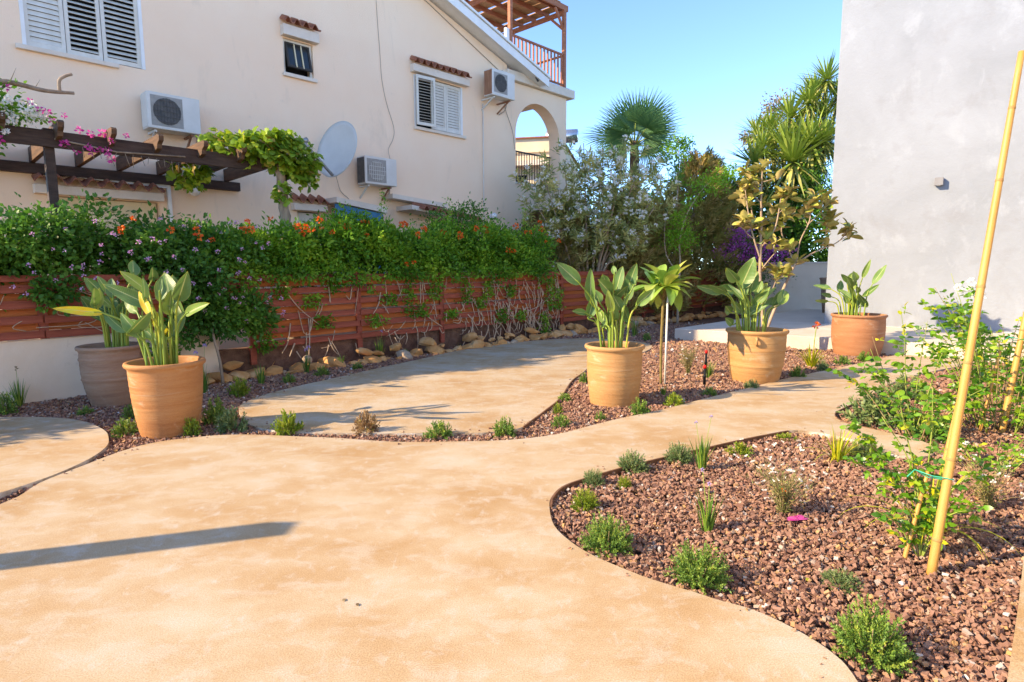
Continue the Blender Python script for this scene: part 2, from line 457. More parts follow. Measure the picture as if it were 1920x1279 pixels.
surf("bamboo", [(0.3, (0.46, 0.225, 0.055)), (0.7, (0.56, 0.31, 0.095))], scale=6, rough=0.45, spec=0.4, stretch=(1, 1, 0.3), spots=[((0.30, 0.14, 0.05), 8, 0.60, 0.6), ((0.62, 0.42, 0.18), 5, 0.58, 0.5, (1, 1, 0.2)), ((0.22, 0.11, 0.05), 30, 0.68, 0.6)])
surf("bamboo_node", [(0.3, (0.30, 0.15, 0.05)), (0.7, (0.46, 0.27, 0.10))], scale=12, rough=0.6)
surf("green_tie", [(0, (0.02, 0.38, 0.25))], rough=0.45)
surf("white_pole", [(0, (0.72, 0.71, 0.66))], rough=0.4)
surf("palm_trunk", [(0.3, (0.13, 0.08, 0.05)), (0.7, (0.28, 0.18, 0.11))], scale=8, rough=1, bump=0.8)
leafmat("gravel", [(0.0, (0.135, 0.065, 0.05)), (0.22, (0.215, 0.108, 0.077)), (0.48, (0.295, 0.16, 0.115)), (0.68, (0.365, 0.215, 0.15)), (0.80, (0.46, 0.26, 0.11)), (0.88, (0.34, 0.28, 0.255)), (1.0, (0.55, 0.49, 0.45))], transl=0, rough=0.9, spec=0.2)
leafmat("hedge_leaf", [(0, (0.035, 0.13, 0.013)), (0.4, (0.10, 0.29, 0.025)), (0.75, (0.24, 0.46, 0.04)), (1, (0.42, 0.58, 0.06))], 0.4)
leafmat("hedge_dark_leaf", [(0, (0.028, 0.105, 0.018)), (0.55, (0.075, 0.22, 0.028)), (1, (0.20, 0.39, 0.05))], 0.35)
leafmat("grape_leaf", [(0, (0.10, 0.22, 0.02)), (0.6, (0.26, 0.42, 0.035)), (0.93, (0.46, 0.54, 0.06)), (1, (0.46, 0.26, 0.08))], 0.4)
leafmat("strelitzia_leaf", [(0, (0.085, 0.19, 0.055)), (0.5, (0.15, 0.27, 0.065)), (0.8, (0.27, 0.37, 0.07)), (0.9, (0.60, 0.58, 0.04)), (1, (0.76, 0.46, 0.03))], 0.22, rough=0.38, spec=0.5, vein="chevron")
leafmat("strelitzia_stalk", [(0, (0.14, 0.25, 0.045)), (0.5, (0.24, 0.34, 0.055)), (1, (0.50, 0.48, 0.06))], 0.1, rough=0.4)
leafmat("plumeria_leaf", [(0, (0.14, 0.30, 0.05)), (0.6, (0.27, 0.42, 0.07)), (1, (0.56, 0.56, 0.11))], 0.3, rough=0.4, spec=0.5, vein=True)
leafmat("magnolia_top", [(0, (0.20, 0.29, 0.05)), (0.5, (0.38, 0.40, 0.08)), (1, (0.58, 0.48, 0.13))], 0.12, rough=0.3, spec=0.5)
leafmat("magnolia_under", [(0, (0.30, 0.29, 0.07)), (0.5, (0.44, 0.37, 0.11)), (1, (0.54, 0.40, 0.17))], 0.12, rough=0.7)
leafmat("oleander_leaf", [(0, (0.19, 0.24, 0.08)), (0.45, (0.40, 0.42, 0.13)), (0.75, (0.62, 0.55, 0.19)), (1, (0.74, 0.64, 0.30))], 0.4)
leafmat("conifer_leaf", [(0, (0.20, 0.22, 0.05)), (0.45, (0.34, 0.29, 0.075)), (0.75, (0.46, 0.34, 0.12)), (1, (0.56, 0.41, 0.18))], 0.4, rough=0.8)
leafmat("lime_leaf", [(0, (0.10, 0.30, 0.015)), (0.6, (0.22, 0.48, 0.028)), (1, (0.42, 0.60, 0.06))], 0.4)
leafmat("palm_leaf", [(0, (0.05, 0.14, 0.06)), (0.6, (0.11, 0.25, 0.09)), (1, (0.30, 0.36, 0.10))], 0.25)
leafmat("yucca_leaf", [(0, (0.10, 0.19, 0.035)), (0.6, (0.27, 0.38, 0.065)), (1, (0.50, 0.47, 0.17))], 0.15)
leafmat("dead_leaf", [(0, (0.14, 0.09, 0.045)), (1, (0.34, 0.25, 0.14))], 0.15, rough=0.9)
leafmat("thyme_leaf", [(0, (0.065, 0.15, 0.03)), (0.6, (0.15, 0.275, 0.05)), (1, (0.36, 0.42, 0.07))], 0.25)
leafmat("thyme_yellow_leaf", [(0, (0.10, 0.19, 0.02)), (0.6, (0.22, 0.31, 0.03)), (1, (0.44, 0.43, 0.05))], 0.3)
leafmat("thyme_grey_leaf", [(0, (0.08, 0.145, 0.055)), (0.6, (0.16, 0.24, 0.085)), (1, (0.32, 0.36, 0.14))], 0.25)
leafmat("dry_leaf", [(0, (0.20, 0.11, 0.055)), (0.8, (0.36, 0.22, 0.10)), (1, (0.34, 0.36, 0.05))], 0.2)
leafmat("blade_leaf", [(0, (0.05, 0.15, 0.025)), (0.6, (0.13, 0.27, 0.04)), (1, (0.30, 0.38, 0.06))], 0.3)
leafmat("blade_yellow", [(0, (0.22, 0.30, 0.02)), (0.6, (0.42, 0.46, 0.03)), (1, (0.62, 0.52, 0.04))], 0.35)
leafmat("gaura_leaf", [(0, (0.11, 0.15, 0.04)), (0.6, (0.22, 0.24, 0.07)), (1, (0.40, 0.31, 0.13))], 0.25)
leafmat("rose_leaf", [(0, (0.05, 0.19, 0.018)), (0.5, (0.14, 0.33, 0.026)), (0.93, (0.30, 0.46, 0.04)), (1, (0.58, 0.52, 0.035))], 0.4, rough=0.35, spec=0.5)
leafmat("orange_petal", [(0, (0.78, 0.07, 0.01)), (1, (0.88, 0.20, 0.02))], 0.3)
leafmat("pink_petal", [(0, (0.62, 0.22, 0.52)), (1, (0.82, 0.55, 0.75))], 0.3)
leafmat("magenta_petal", [(0, (0.62, 0.03, 0.30)), (1, (0.85, 0.16, 0.50))], 0.4)
leafmat("purple_petal", [(0, (0.42, 0.06, 0.36)), (1, (0.66, 0.20, 0.58))], 0.35)
leafmat("white_petal", [(0, (0.86, 0.83, 0.76)), (1, (0.93, 0.91, 0.86))], 0.5)
leafmat("violet_petal", [(0, (0.36, 0.25, 0.60)), (1, (0.52, 0.40, 0.72))], 0.3)

# ================================================================ the ground and the paving
g_ = MB(); g_.add([(-300, -100, -0.12), (300, -100, -0.12), (300, 500, -0.12), (-300, 500, -0.12)], [(0, 1, 2, 3)])
tag(g_.build("ground", "earth"), kind="structure")

MAIN = [(-3.43, 3.88), (-3.48, 4.28), (-3.44, 4.64), (-3.37, 5.07), (-3.21, 5.34), (-2.82, 5.53), (-2.48, 5.56), (-2.0, 5.49), (-1.58, 5.42), (-1.07, 5.3), (-0.53, 5.3),
        (-0.05, 5.34), (0.4, 5.51), (0.73, 5.79), (1.1, 6.1), (1.64, 6.49), (2.37, 7.11), (3.03, 7.65), (3.92, 8.39), (4.89, 9.09), (6.07, 9.98), (6.80, 10.52), (7.2, 10.36), (7.7, 9.98),
        (7.75, 9.75), (6.4, 8.95), (5.22, 8.08), (4.24, 7.07), (3.68, 6.53), (3.45, 6.29), (3.35, 6.06), (3.36, 5.84), (3.48, 5.64), (3.65, 5.29), (3.64, 5.06), (3.54, 4.91), (3.37, 4.80),
        (3.15, 4.88), (3.07, 5.29), (2.9, 5.52), (2.65, 5.62), (2.14, 5.35), (1.54, 4.99), (1.02, 4.67), (0.64, 4.4), (0.38, 4.18), (0.27, 3.97), (0.24, 3.79), (0.25, 3.5), (0.33, 3.28),
        (0.43, 3.12), (0.55, 2.99), (0.69, 2.86), (0.85, 2.75), (0.97, 2.66), (1.07, 2.6), (1.16, 2.51), (1.24, 2.39), (1.29, 2.27), (1.3, 2.14), (1.24, 1.8), (1.1, 1.4), (0.9, 0.9), (1.2, -3), (-9, -3),
        (-9, 1.6), (-6, 1.9), (-4.5, 2.5), (-3.75, 3.2)]
KIDNEY = [(-3.09, 6.67), (-2.83, 6.18), (-2.55, 5.85), (-2.22, 5.69), (-1.74, 5.62), (-1.22, 5.59), (-0.56, 5.6), (-0.21, 5.61), (0.1, 5.8), (0.35, 6.47), (0.58, 7.15), (0.81, 8.19), (1.03, 8.82), (1.33, 9.56),
          (2.34, 10.93), (2.77, 11.83), (2.74, 12.52), (2.36, 13.0), (1.69, 13.3), (0.7, 13.08), (-0.22, 12.37), (-1.02, 11.41), (-1.65, 10.22), (-2.17, 9.29), (-2.59, 8.48), (-2.95, 7.79), (-3.13, 7.24), (-3.14, 6.89)]
LEFTP = [(-8, 6.35), (-5.45, 6.27), (-5.11, 6.27), (-4.73, 6.21), (-4.35, 6.03), (-3.97, 5.72), (-3.75, 5.45), (-3.59, 5.18), (-3.5, 4.85), (-3.49, 4.5), (-3.54, 4.23), (-3.62, 4.02), (-3.9, 3.5), (-4.6, 2.8), (-6, 2.2), (-8, 1.95)]
STRIP = [(1.1, 1.28), (1.85, 2.09), (2.3, 2.58), (2.74, 3.07), (4.2, 4.7), (5.4, 6.0), (6.6, 4.6), (2.6, 0.2)]
TF = np.array([3.58, 13.2]); TD = np.array([0.793, -0.609])
TERR = [tuple(TF), tuple(TF + TD * 13), tuple(TF + TD * 13 + HU[:2] * 3), tuple(TF + HU[:2] * 9 + TD * 3.4), tuple(TF + HU[:2] * 8.7)]
main_c, kid_c, left_c = curve_closed(MAIN, 4), curve_closed(KIDNEY, 5), curve_closed(LEFTP, 5)
def slab(name, poly, z0, z1, label=None):
    o = MB().prism([(p[0], p[1]) for p in poly], z0, z1, 0, 1).build(name, ["concrete", "slab_edge"])
    return tag(o, label, None, None, "structure")
slab("main_path", main_c, -0.10, 0.0)
slab("kidney_patio", kid_c, -0.10, -0.002)
slab("left_patio", left_c, -0.10, 0.006)
slab("side_path", STRIP, -0.10, 0.004)
tag(MB().prism(TERR, -0.1, 0.22).build("terrace", "terrace", bevel=0.012), kind="structure")

# bed of small stones
bed = MB(); bed.add([(-14, 0.3, -0.062), (16, 0.3, -0.062), (22, 30, -0.062), (-14, 30, -0.062)], [(0, 1, 2, 3)])
tag(bed.build("planting_bed", "soil"), kind="structure")
def gravel():
    rng = np.random.default_rng(3)
    pts = []
    for y0, y1, dens, smin, smax in ((0.9, 4.0, 4700, 0.0038, 0.0115), (4.0, 7.0, 3000, 0.0055, 0.0128), (7.0, 11, 1500, 0.009, 0.018), (11, 17, 420, 0.014, 0.028)):
        x0, x1 = -0.92 * y1 - 0.3, 0.92 * y1 + 0.3
        k = int((x1 - x0) * (y1 - y0) * dens)
        p = np.stack([rng.uniform(x0, x1, k), rng.uniform(y0, y1, k)], 1)
        ok = (np.abs(p[:, 0]) < 0.88 * p[:, 1] + 0.3)
        w = (p - HO[:2]) @ HN[:2]
        ok &= w < -0.02
        wd = (p - TF) @ np.array([0.609, 0.793])
        ok &= ~((wd > -0.02) & (((p - TF) @ TD) > -wd * 0.04 - 0.03))
        p = p[ok]
        keep = np.ones(len(p), bool)
        for poly in (main_c, kid_c, left_c, STRIP):
            keep &= ~inside(p, poly)
        p = p[keep]
        pts.append(np.column_stack([p, rng.uniform(smin, smax, len(p))]))
    p = np.concatenate(pts)
    # stones kicked onto the paving, close to the bed edges
    stray = []
    for poly, z in ((main_c, 0.0), (kid_c, -0.002)):
        q = np.array([e for e in poly if 1.5 < e[1] < 9 and abs(e[0]) < 5])
        for e in q[rng.integers(0, len(q), 170)]:
            s_ = e + rng.normal(0, 0.07, 2)
            if inside(s_[None], poly)[0]: stray.append((s_[0], s_[1], rng.uniform(0.003, 0.008)))
    stray = np.array(stray); n_str = len(stray)
    p = np.concatenate([p, stray])
    k = len(p)
    p[:, 2] *= np.where(rng.random(k) < 0.06, 1.35, 1.0)
    cube = np.array([(-1, -1, -1), (1, -1, -1), (1, 1, -1), (-1, 1, -1), (-1, -1, 1), (1, -1, 1), (1, 1, 1), (-1, 1, 1)], float)
    V = np.broadcast_to(cube, (k, 8, 3)) * (1 + rng.uniform(-0.42, 0.25, (k, 8, 3)))
    V = V * (np.stack([rng.uniform(0.8, 1.75, k), rng.uniform(0.7, 1.1, k), rng.uniform(0.38, 0.72, k)], 1) * p[:, 2:3])[:, None, :]
    ax = unit(rng.normal(size=(k, 3)) * np.array([1, 1, 1.6])); an = rng.uniform(0, 6.28, k)
    c, s = np.cos(an)[:, None, None], np.sin(an)[:, None, None]
    A = ax[:, None, :]
    V = V * c + np.cross(np.broadcast_to(A, V.shape), V) * s + A * (V * A).sum(-1, keepdims=True) * (1 - c)
    z = -0.050 + rng.random(k) ** 1.2 * 0.036
    z[-n_str:] = 0.002
    V = V + np.column_stack([p[:, :2], z])[:, None, :]
    b = (np.arange(k) * 8)[:, None]
    F = [np.concatenate([b + np.array([q]) for q in ((3, 2, 1, 0), (4, 5, 6, 7), (0, 1, 5, 4), (1, 2, 6, 5), (2, 3, 7, 6), (3, 0, 4, 7))])]
    t = np.clip(rng.normal(0.44, 0.21, k), 0, 0.86)
    w_ = rng.random(k) < 0.035; t[w_] = rng.uniform(0.84, 1.0, w_.sum())
    me = npmesh("gravel", V.reshape(-1, 3), F, "gravel", np.repeat(t, 8))
    return tag(ob("gravel", me), "reddish brown crushed stone gravel covering the planting beds", "gravel", None, "stuff")
gravel()

# thin edging strips between the beds and the paving
def edging(pts, label, top=0.006, off=0.006):
    pts = curve([(x, y, 0) for x, y in pts], 5)
    mb = MB()
    n = len(pts); vs = []
    for i, q in enumerate(pts):
        d = unit(pts[min(i + 1, n - 1)] - pts[max(i - 1, 0)]); s = np.array([d[1], -d[0], 0])
        for a, z in ((0.002, -0.09), (0.010 + off, -0.09), (0.010 + off, top), (0.002, top)):
            v = q + s * a; vs.append((v[0], v[1], z))
    fs = [(i * 4 + k, i * 4 + (k + 1) % 4, i * 4 + 4 + (k + 1) % 4, i * 4 + 4 + k) for i in range(n - 1) for k in range(4)] + [(0, 3, 2, 1), (n * 4 - 4, n * 4 - 3, n * 4 - 2, n * 4 - 1)]
    mb.add(vs, fs)
    return tag(mb.build("bed_edging", "edging"), label, "garden edging")
edging([(0.24, 3.79), (0.27, 3.97), (0.38, 4.18), (0.64, 4.4), (1.02, 4.67), (1.54, 4.99), (2.14, 5.35), (2.62, 5.60)], "brown strip edging along the far side of the near gravel bed")
edging([(4.24, 7.07)[::1], (3.68, 6.53), (3.45, 6.29), (3.35, 6.06), (3.36, 5.84), (3.48, 5.64)][::-1], "brown strip edging round the tip of the rose bed on the right", off=-0.016)
edging([(0.1, 5.8), (0.35, 6.47), (0.58, 7.15), (0.81, 8.19), (1.03, 8.82)], "dark edging strip on the right side of the kidney shaped patio", top=0.004)

# ================================================================ white building, low walls
WD = np.array([0.788, -0.616]); WN = np.array([0.616, 0.788]); WC = np.array([7.30, 14.04])
wrot = math.atan2(WD[1], WD[0])
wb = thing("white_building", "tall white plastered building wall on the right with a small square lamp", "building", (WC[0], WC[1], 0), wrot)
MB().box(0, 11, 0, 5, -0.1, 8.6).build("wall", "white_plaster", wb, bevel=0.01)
MB().box(0.0, 11, -0.02, 0.0, 0.224, 0.235).build("base_bead", "trim", wb)
lp = thing("wall_lamp", "small grey cube lamp fixed high on the white building wall", "wall lamp", (8.88, 12.805, 3.30), wrot)
MB().box(-0.075, 0.075, -0.14, -0.025, -0.09, 0.07).build("lamp_body", "lamp_grey", lp, bevel=0.004)
MB().box(-0.05, 0.05, -0.025, 0.0, -0.05, 0.05).build("back_plate", "steel", lp)
MB().lathe([(0.0, -0.094), (0.035, -0.094), (0.038, -0.0901)], 16, c=(0, -0.082, 0)).build("lens", "lamp_glass", lp)

# unseen white block added beside the side path to bounce sunlight onto the house
vw = thing("bounce_block", "added white plastered block out of view, reflecting sunlight onto the house", "building", (3.4, 0.6, 0), math.radians(47))
MB().box(-6, 7.0, -6, 0, -0.1, 6.4).build("wall", "bounce_plaster", vw, bevel=0.01)
MB().box(-6.1, 7.1, -6.1, 0.1, 6.4, 6.6).build("parapet", "bounce_plaster", vw)
for x in (-3.6, 0.4, 4.0):
    MB().box(x, x + 1.6, -0.05, 0.012, 0.05 if x == 0.4 else 0.9, 2.2).build("window", "glass", vw)

wl_ = hthing("garden_wall", "low cream rendered wall carrying the left part of the fence", "wall")
MB().box(-9, 1.55, -0.02, 0.24, -0.1, 0.735).build("wall_body", "garden_wall", wl_, bevel=0.01)
MB().box(1.55, 9.5, 0.06, 0.2, -0.1, 0.37).build("shade_footing", "soil", wl_)  # both strips coloured dark to stand for the shaded gap under the slats
MB().box(9.5, 18.5, 0.06, 0.2, -0.1, 0.27).build("shade_footing", "soil", wl_)
lw = hthing("boundary_wall", "low pale wall closing the garden beyond the terrace", "wall", 18.62, 0)
MB().box(0, 0.22, -7.5, 0.4, -0.1, 1.66).build("wall_body", "garden_wall", lw, bevel=0.01)
MB().box(-0.03, 0.25, -7.5, 0.43, 1.66, 1.71).build("coping", "trim", lw)

# ================================================================ fence
fe = hthing("slat_fence", "red brown horizontal slat timber fence under the flowering hedge", "fence")
def slat_mesh(L, h, t, mat, seed):
    r = random.Random(seed)
    n = 5
    mb = MB(); vs = []
    for i in range(n + 1):
        x = L * i / n; dz = r.uniform(-0.004, 0.004); dy = r.uniform(-0.003, 0.003)
        vs += [(x, dy, dz), (x, t + dy, dz), (x, t + dy, h + dz), (x, dy, h + dz)]
    fs = [(i * 4 + k, i * 4 + 4 + k, i * 4 + 4 + (k + 1) % 4, i * 4 + (k + 1) % 4) for i in range(n) for k in range(4)] + [(0, 1, 2, 3), (n * 4 + 3, n * 4 + 2, n * 4 + 1, n * 4)]
    mb.add(vs, fs)
    return mb.mesh("slat", mat)
def fence():
    posts = [2.05, 3.9, 5.75, 7.6, 9.45, 11.3, 13.15, 15.0, 16.85, 18.55]
    FM = [slat_mesh(1.835, 0.092, 0.024, "fence_wood", i) for i in range(6)]
    BM_ = [slat_mesh(1.79, 0.098, 0.020, "fence_back", 20 + i) for i in range(6)]
    pm = MB().box(-0.045, 0.045, 0.0, 0.05, 0.12, 1.50).mesh("post", "fence_wood")
    pl = MB().box(-0.045, 0.045, 0.0, 0.05, 0.735, 1.46).mesh("post", "fence_wood")
    r = random.Random(5)
    for i, a in enumerate(posts[:-1]):
        L = posts[i + 1] - a
        dense = a > 9
        z = 0.27 if dense else 0.37
        step = (1.47 - z - 0.09) / (6 if dense else 5)
        k = 0
        while z < 1.40:
            o = ob("slat", r.choice(FM), fe, (a + 0.008, -0.05 + r.uniform(-0.003, 0.003), z + r.uniform(-0.006, 0.006)), 0, (L / 1.85, 1, 1))
            o.rotation_euler = (r.uniform(-0.03, 0.03), r.uniform(-0.002, 0.002), 0)
            z2 = z + 0.092 + (step - 0.092) * 0.5 - 0.049
            if z2 + 0.1 < 1.5:
                ob("slat", r.choice(BM_), fe, (a + 0.03, 0.034, z2 + r.uniform(-0.012, 0.012)), 0, (L / 1.85, 1, 1))
            z += step; k += 1
    for p in posts:
        ob("post", pm, fe, (p, -0.024, 0))
    # left part on the wall
    lp_ = [-6.3, -4.45, -2.6, -0.45, 1.3]
    for i in range(4):
        a, b = lp_[i], lp_[i + 1]
        if i == 3: b = 2.03
        for k, z in enumerate((0.745, 0.925, 1.105, 1.285, 1.42)):
            ob("slat", FM[(i + k) % 6], fe, (a + 0.008, -0.062, z), 0, ((b - a) / 1.85, 1, 1 if k < 4 else 0.8))
            if k < 4: ob("slat", BM_[(i * 2 + k) % 6], fe, (a + 0.03, 0.03, z + 0.088), 0, ((b - a) / 1.85, 1, 0.9))
    for p in lp_ + [0.55]:
        ob("post", pl, fe, (p, -0.03, 0))
fence()

# ================================================================ house
hs = hthing("house", "two storey cream stucco house with sloping roof edge, shutters and arched balcony", "house", 0, 3.0)
def roofz(u):
    return 7.04 + 0.325 * (11.02 - u) if u > 3.6 else 7.04 + 0.325 * (11.02 - 3.6) - 0.325 * (3.6 - u)
UL, UB = -0.5, 10.72
OPEN = [(0.07, 1.74, 4.98, 6.42), (4.26, 4.90, 5.50, 6.17), (7.50, 9.05, 4.97, 6.17), (0.20, 1.80, 0.9, 2.74), (4.40, 4.95, 1.0, 2.76)]
def facade():
    mb = MB()
    us = sorted({UL, 3.6, UB} | {o[0] for o in OPEN} | {o[1] for o in OPEN})
    for a, b in zip(us[:-1], us[1:]):
        if b - a < 1e-4: continue
        spans, z = [], -0.1
        for o in sorted([o for o in OPEN if o[0] <= a + 1e-6 and o[1] >= b - 1e-6], key=lambda o: o[2]):
            spans.append((z, o[2])); z = o[3]
        for z0, z1 in spans: mb.box(a, b, 0, 0.3, z0, z1)
        mb.extr([(a, z), (b, z), (b, roofz(b) - 0.02), (a, roofz(a) - 0.02)], 0, 0.3)
    # side and rear walls
    mb.box(UL, UL + 0.3, 0.3, 8, -0.1, roofz(UL) - 0.2); mb.box(UB - 0.3, UB, 0.3, 8, -0.1, 6.7); mb.box(UL, UB, 8, 8.3, -0.1, 6.7)
    return mb.build("wall", "stucco", hs)
facade()
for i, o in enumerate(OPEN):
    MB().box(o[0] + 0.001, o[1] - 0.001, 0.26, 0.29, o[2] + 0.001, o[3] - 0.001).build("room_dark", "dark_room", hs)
def arch_wall():
    mb = MB()
    u0, u1 = UB, 13.34
    T = 0.42
    # upper opening
    ca, ra, zs = 12.04, 0.985, 5.33
    mb.box(u0, ca - ra, 0, T, 3.95, 6.72); mb.box(ca + ra, u1, 0, T, 3.95, 6.72)
    n = 20
    for i in range(n):
        t0, t1 = math.pi * (1 - i / n), math.pi * (1 - (i + 1) / n)
        a = (ca + ra * math.cos(t0), zs + ra * math.sin(t0)); b = (ca + ra * math.cos(t1), zs + ra * math.sin(t1))
        mb.extr([a, b, (b[0], 6.72), (a[0], 6.72)], 0, T)
    # lower arch
    cb, rb, zb = 12.15, 0.93, 2.36
    mb.box(u0, cb - rb, 0, T, -0.1, 3.95); mb.box(cb + rb, u1, 0, T, -0.1, 3.95)
    for i in range(n):
        t0, t1 = math.pi * (1 - i / n), math.pi * (1 - (i + 1) / n)
        a = (cb + rb * math.cos(t0), zb + rb * math.sin(t0)); b = (cb + rb * math.cos(t1), zb + rb * math.sin(t1))
        mb.extr([a, b, (b[0], 3.95), (a[0], 3.95)], 0, T)
    # rear pillar, floors
    mb.box(13.0, u1, 3.2, 3.6, -0.1, 6.72); mb.box(u0, 13.2, T, 3.5, 3.72, 3.90); mb.box(u0, 13.3, 3.6, 3.9, -0.1, 3.6); mb.box(13.2, u1, T, 3.2, -0.1, 3.72)
    return mb.build("arched_wall", "stucco", hs)
arch_wall()
MB().box(10.62, 13.60, -0.13, 3.9, 6.73, 6.98).build("balcony_slab", "trim", hs, bevel=0.015)
MB().box(10.9, 13.45, -0.02, 3.8, 6.981, 7.03).build("slab_flashing", "dark_metal", hs)
MB().box(11.02, 13.06, -0.03, 0.45, 3.952, 4.0).build("sill", "trim", hs)
rl = MB().bar((11.06, 0.36, 4.95), (13.02, 0.36, 4.95), 0.05, 0.04).bar((11.06, 0.36, 4.08), (13.02, 0.36, 4.08), 0.03, 0.03).build("balcony_railing", "dark_metal", hs)
bm_ = MB().box(-0.009, 0.009, -0.009, 0.009, 4.095, 4.93).mesh("baluster", "dark_metal")
for i in range(17): ob("baluster", bm_, rl, (11.12 + i * 0.115, 0.36, 0))
# roof
def roof():
    mb = MB()
    prof = [(3.6, roofz(3.6) + 0.02), (11.95, roofz(11.95) + 0.02), (11.95, roofz(11.95) + 0.22), (3.6, roofz(3.6) + 0.22)]
    mb.extr(prof, -0.40, 4.2)
    prof2 = [(-0.9, roofz(-0.9) + 0.02), (3.6, roofz(3.6) + 0.02), (3.6, roofz(3.6) + 0.22), (-0.9, roofz(-0.9) + 0.22)]
    mb.extr(prof2, -0.40, 8.4)
    o = mb.build("roof", "white_paint", hs)
    f = MB(); d = 0.0
    f.extr([(3.6, roofz(3.6) - 0.02), (12.0, roofz(12.0) - 0.02), (12.0, roofz(12.0) + 0.20), (3.6, roofz(3.6) + 0.20)], -0.44, -0.402)
    f.build("fascia", "white_paint", o)
    f = MB()
    f.extr([(3.6, roofz(3.6) + 0.222), (12.03, roofz(12.03) + 0.222), (12.03, roofz(12.03) + 0.28), (3.6, roofz(3.6) + 0.28)], -0.48, 4.2)
    f.build("drip_edge", "white_paint", o)
    f = MB(); f.tube([(11.55, -0.3, 6.98), (11.55, -0.36, 6.86), (11.57, -0.4, 6.78)], 0.03, 6)
    f.build("gutter_spout", "dark_metal", o)
roof()

def barrel_row(u0, u1, z, n, depth=0.24, slope=0.10):
    """short row of roof tiles over a window, each tile its own piece"""
    wd = (u1 - u0) / n
    mb = MB(); k = 10; vs = []
    for y, dz in ((-depth, -slope), (0.0, 0.0)):
        for i in range(k + 1):
            t = i / k
            vs.append((t * wd, y, dz + 0.055 * math.sin(math.pi * 2 * t - 0.6) ))
        for i in range(k, -1, -1):
            t = i / k
            vs.append((t * wd, y, dz + 0.055 * math.sin(math.pi * 2 * t - 0.6) + 0.02))
    m = 2 * (k + 1)
    fs = [(i, (i + 1) % m, m + (i + 1) % m, m + i) for i in range(m)] + [tuple(range(m))[::-1], tuple(range(m, 2 * m))]
    mb.add(vs, fs)
    me = mb.mesh("tile", "roof_tile")
    return me, wd
def hood(u0, u1, z0, z1, n):
    h = MB().box(u0, u1, -0.16, -0.001, z0, z1).build("window_hood", "trim", hs, bevel=0.008)
    me, wd = barrel_row(u0, u1, z1, n)
    r = random.Random(n)
    for i in range(n):
        ob("tile", me, h, (u0 + i * wd, -0.002, z1 + 0.155 + r.uniform(-0.006, 0.006)))
hood(4.21, 4.98, 6.19, 6.39, 4)
hood(7.40, 9.18, 6.20, 6.37, 9)
hood(0.02, 1.84, 2.75, 2.89, 8)
hood(4.26, 5.02, 2.77, 2.91, 4)
def sill(u0, u1, z, d=0.07): MB().box(u0, u1, -d, 0.12, z - 0.07, z).build("sill", "trim", hs, bevel=0.006)
sill(-0.02, 1.33, 4.975); sill(4.22, 4.95, 5.495); sill(7.46, 9.12, 4.965)

def shutter(u0, u1, z0, z1, y, tilt, hinge_rot=0.0, n=17):
    """louvred leaf: frame, and every louvre a piece of its own"""
    w = u1 - u0; fw_ = 0.055
    mb = MB()
    mb.box(0, fw_, -0.018, 0.018, 0, z1 - z0); mb.box(w - fw_, w, -0.018, 0.018, 0, z1 - z0)
    mb.box(fw_, w - fw_, -0.018, 0.018, 0, 0.07); mb.box(fw_, w - fw_, -0.018, 0.018, z1 - z0 - 0.07, z1 - z0)
    o = mb.build("shutter", "shutter_paint", hs, loc=(u0, y, z0), rotz=hinge_rot)
    step = (z1 - z0 - 0.14) / n
    me = MB().bar((fw_, 0, 0), (w - fw_, 0, 0), step * 1.12 if tilt < 1 else step * 1.0, 0.007).mesh("louvre", "shutter_paint")
    for i in range(n):
        s = ob("louvre", me, o, (0, 0, 0.07 + step * (i + 0.5)))
        s.rotation_euler = (tilt, 0, 0)
# upper left window: closed leaf and two open louvred leaves
for x0, x1 in ((0.07, 0.12), (1.69, 1.74)): MB().box(x0, x1, -0.01, 0.1, 4.982, 6.42).build("window_jamb", "white_paint", hs)
shutter(0.12, 0.63, 5.0, 6.40, 0.05, 1.25, 0, 16)
shutter(0.64, 1.13, 5.0, 6.40, 0.055, 0.62, 0, 16)
shutter(1.14, 1.69, 5.0, 6.40, 0.05, 0.72, 0, 16)
# small awning window
fr = MB().box(4.262, 4.31, 0.05, 0.1, 5.51, 6.168).box(4.85, 4.898, 0.05, 0.1, 5.51, 6.168).box(4.31, 4.85, 0.05, 0.1, 6.12, 6.168).build("window_frame", "shutter_paint", hs)
sash = MB().box(-0.26, -0.22, -0.02, 0.02, -0.52, 0).box(0.22, 0.26, -0.02, 0.02, -0.52, 0).box(-0.22, 0.22, -0.02, 0.02, -0.04, 0).box(-0.22, 0.22, -0.02, 0.02, -0.52, -0.47).build("sash", "window_frame", hs, loc=(4.58, 0.06, 6.12))
sash.rotation_euler = (-0.22, 0, 0)
MB().box(-0.22, 0.22, -0.004, 0.004, -0.47, -0.04).build("pane", "glass", sash)
for x in (-0.075, 0.075): MB().box(x - 0.01, x + 0.01, -0.03, -0.006, -0.5, -0.02).build("glazing_bar", "cream_paint", sash)
# upper right window: open leaf at the left, two closed leaves
for x0, x1 in ((9.0, 9.05), (7.50, 7.55)): MB().box(x0, x1, -0.01, 0.1, 4.97, 6.17).build("window_jamb", "white_paint", hs)
shutter(7.50, 8.03, 5.0, 6.15, -0.10, 0.25, -0.10, 15)
shutter(8.05, 8.52, 5.0, 6.15, 0.04, 1.2, 0, 15)
shutter(8.53, 9.0, 5.0, 6.15, 0.04, 1.2, 0, 15)
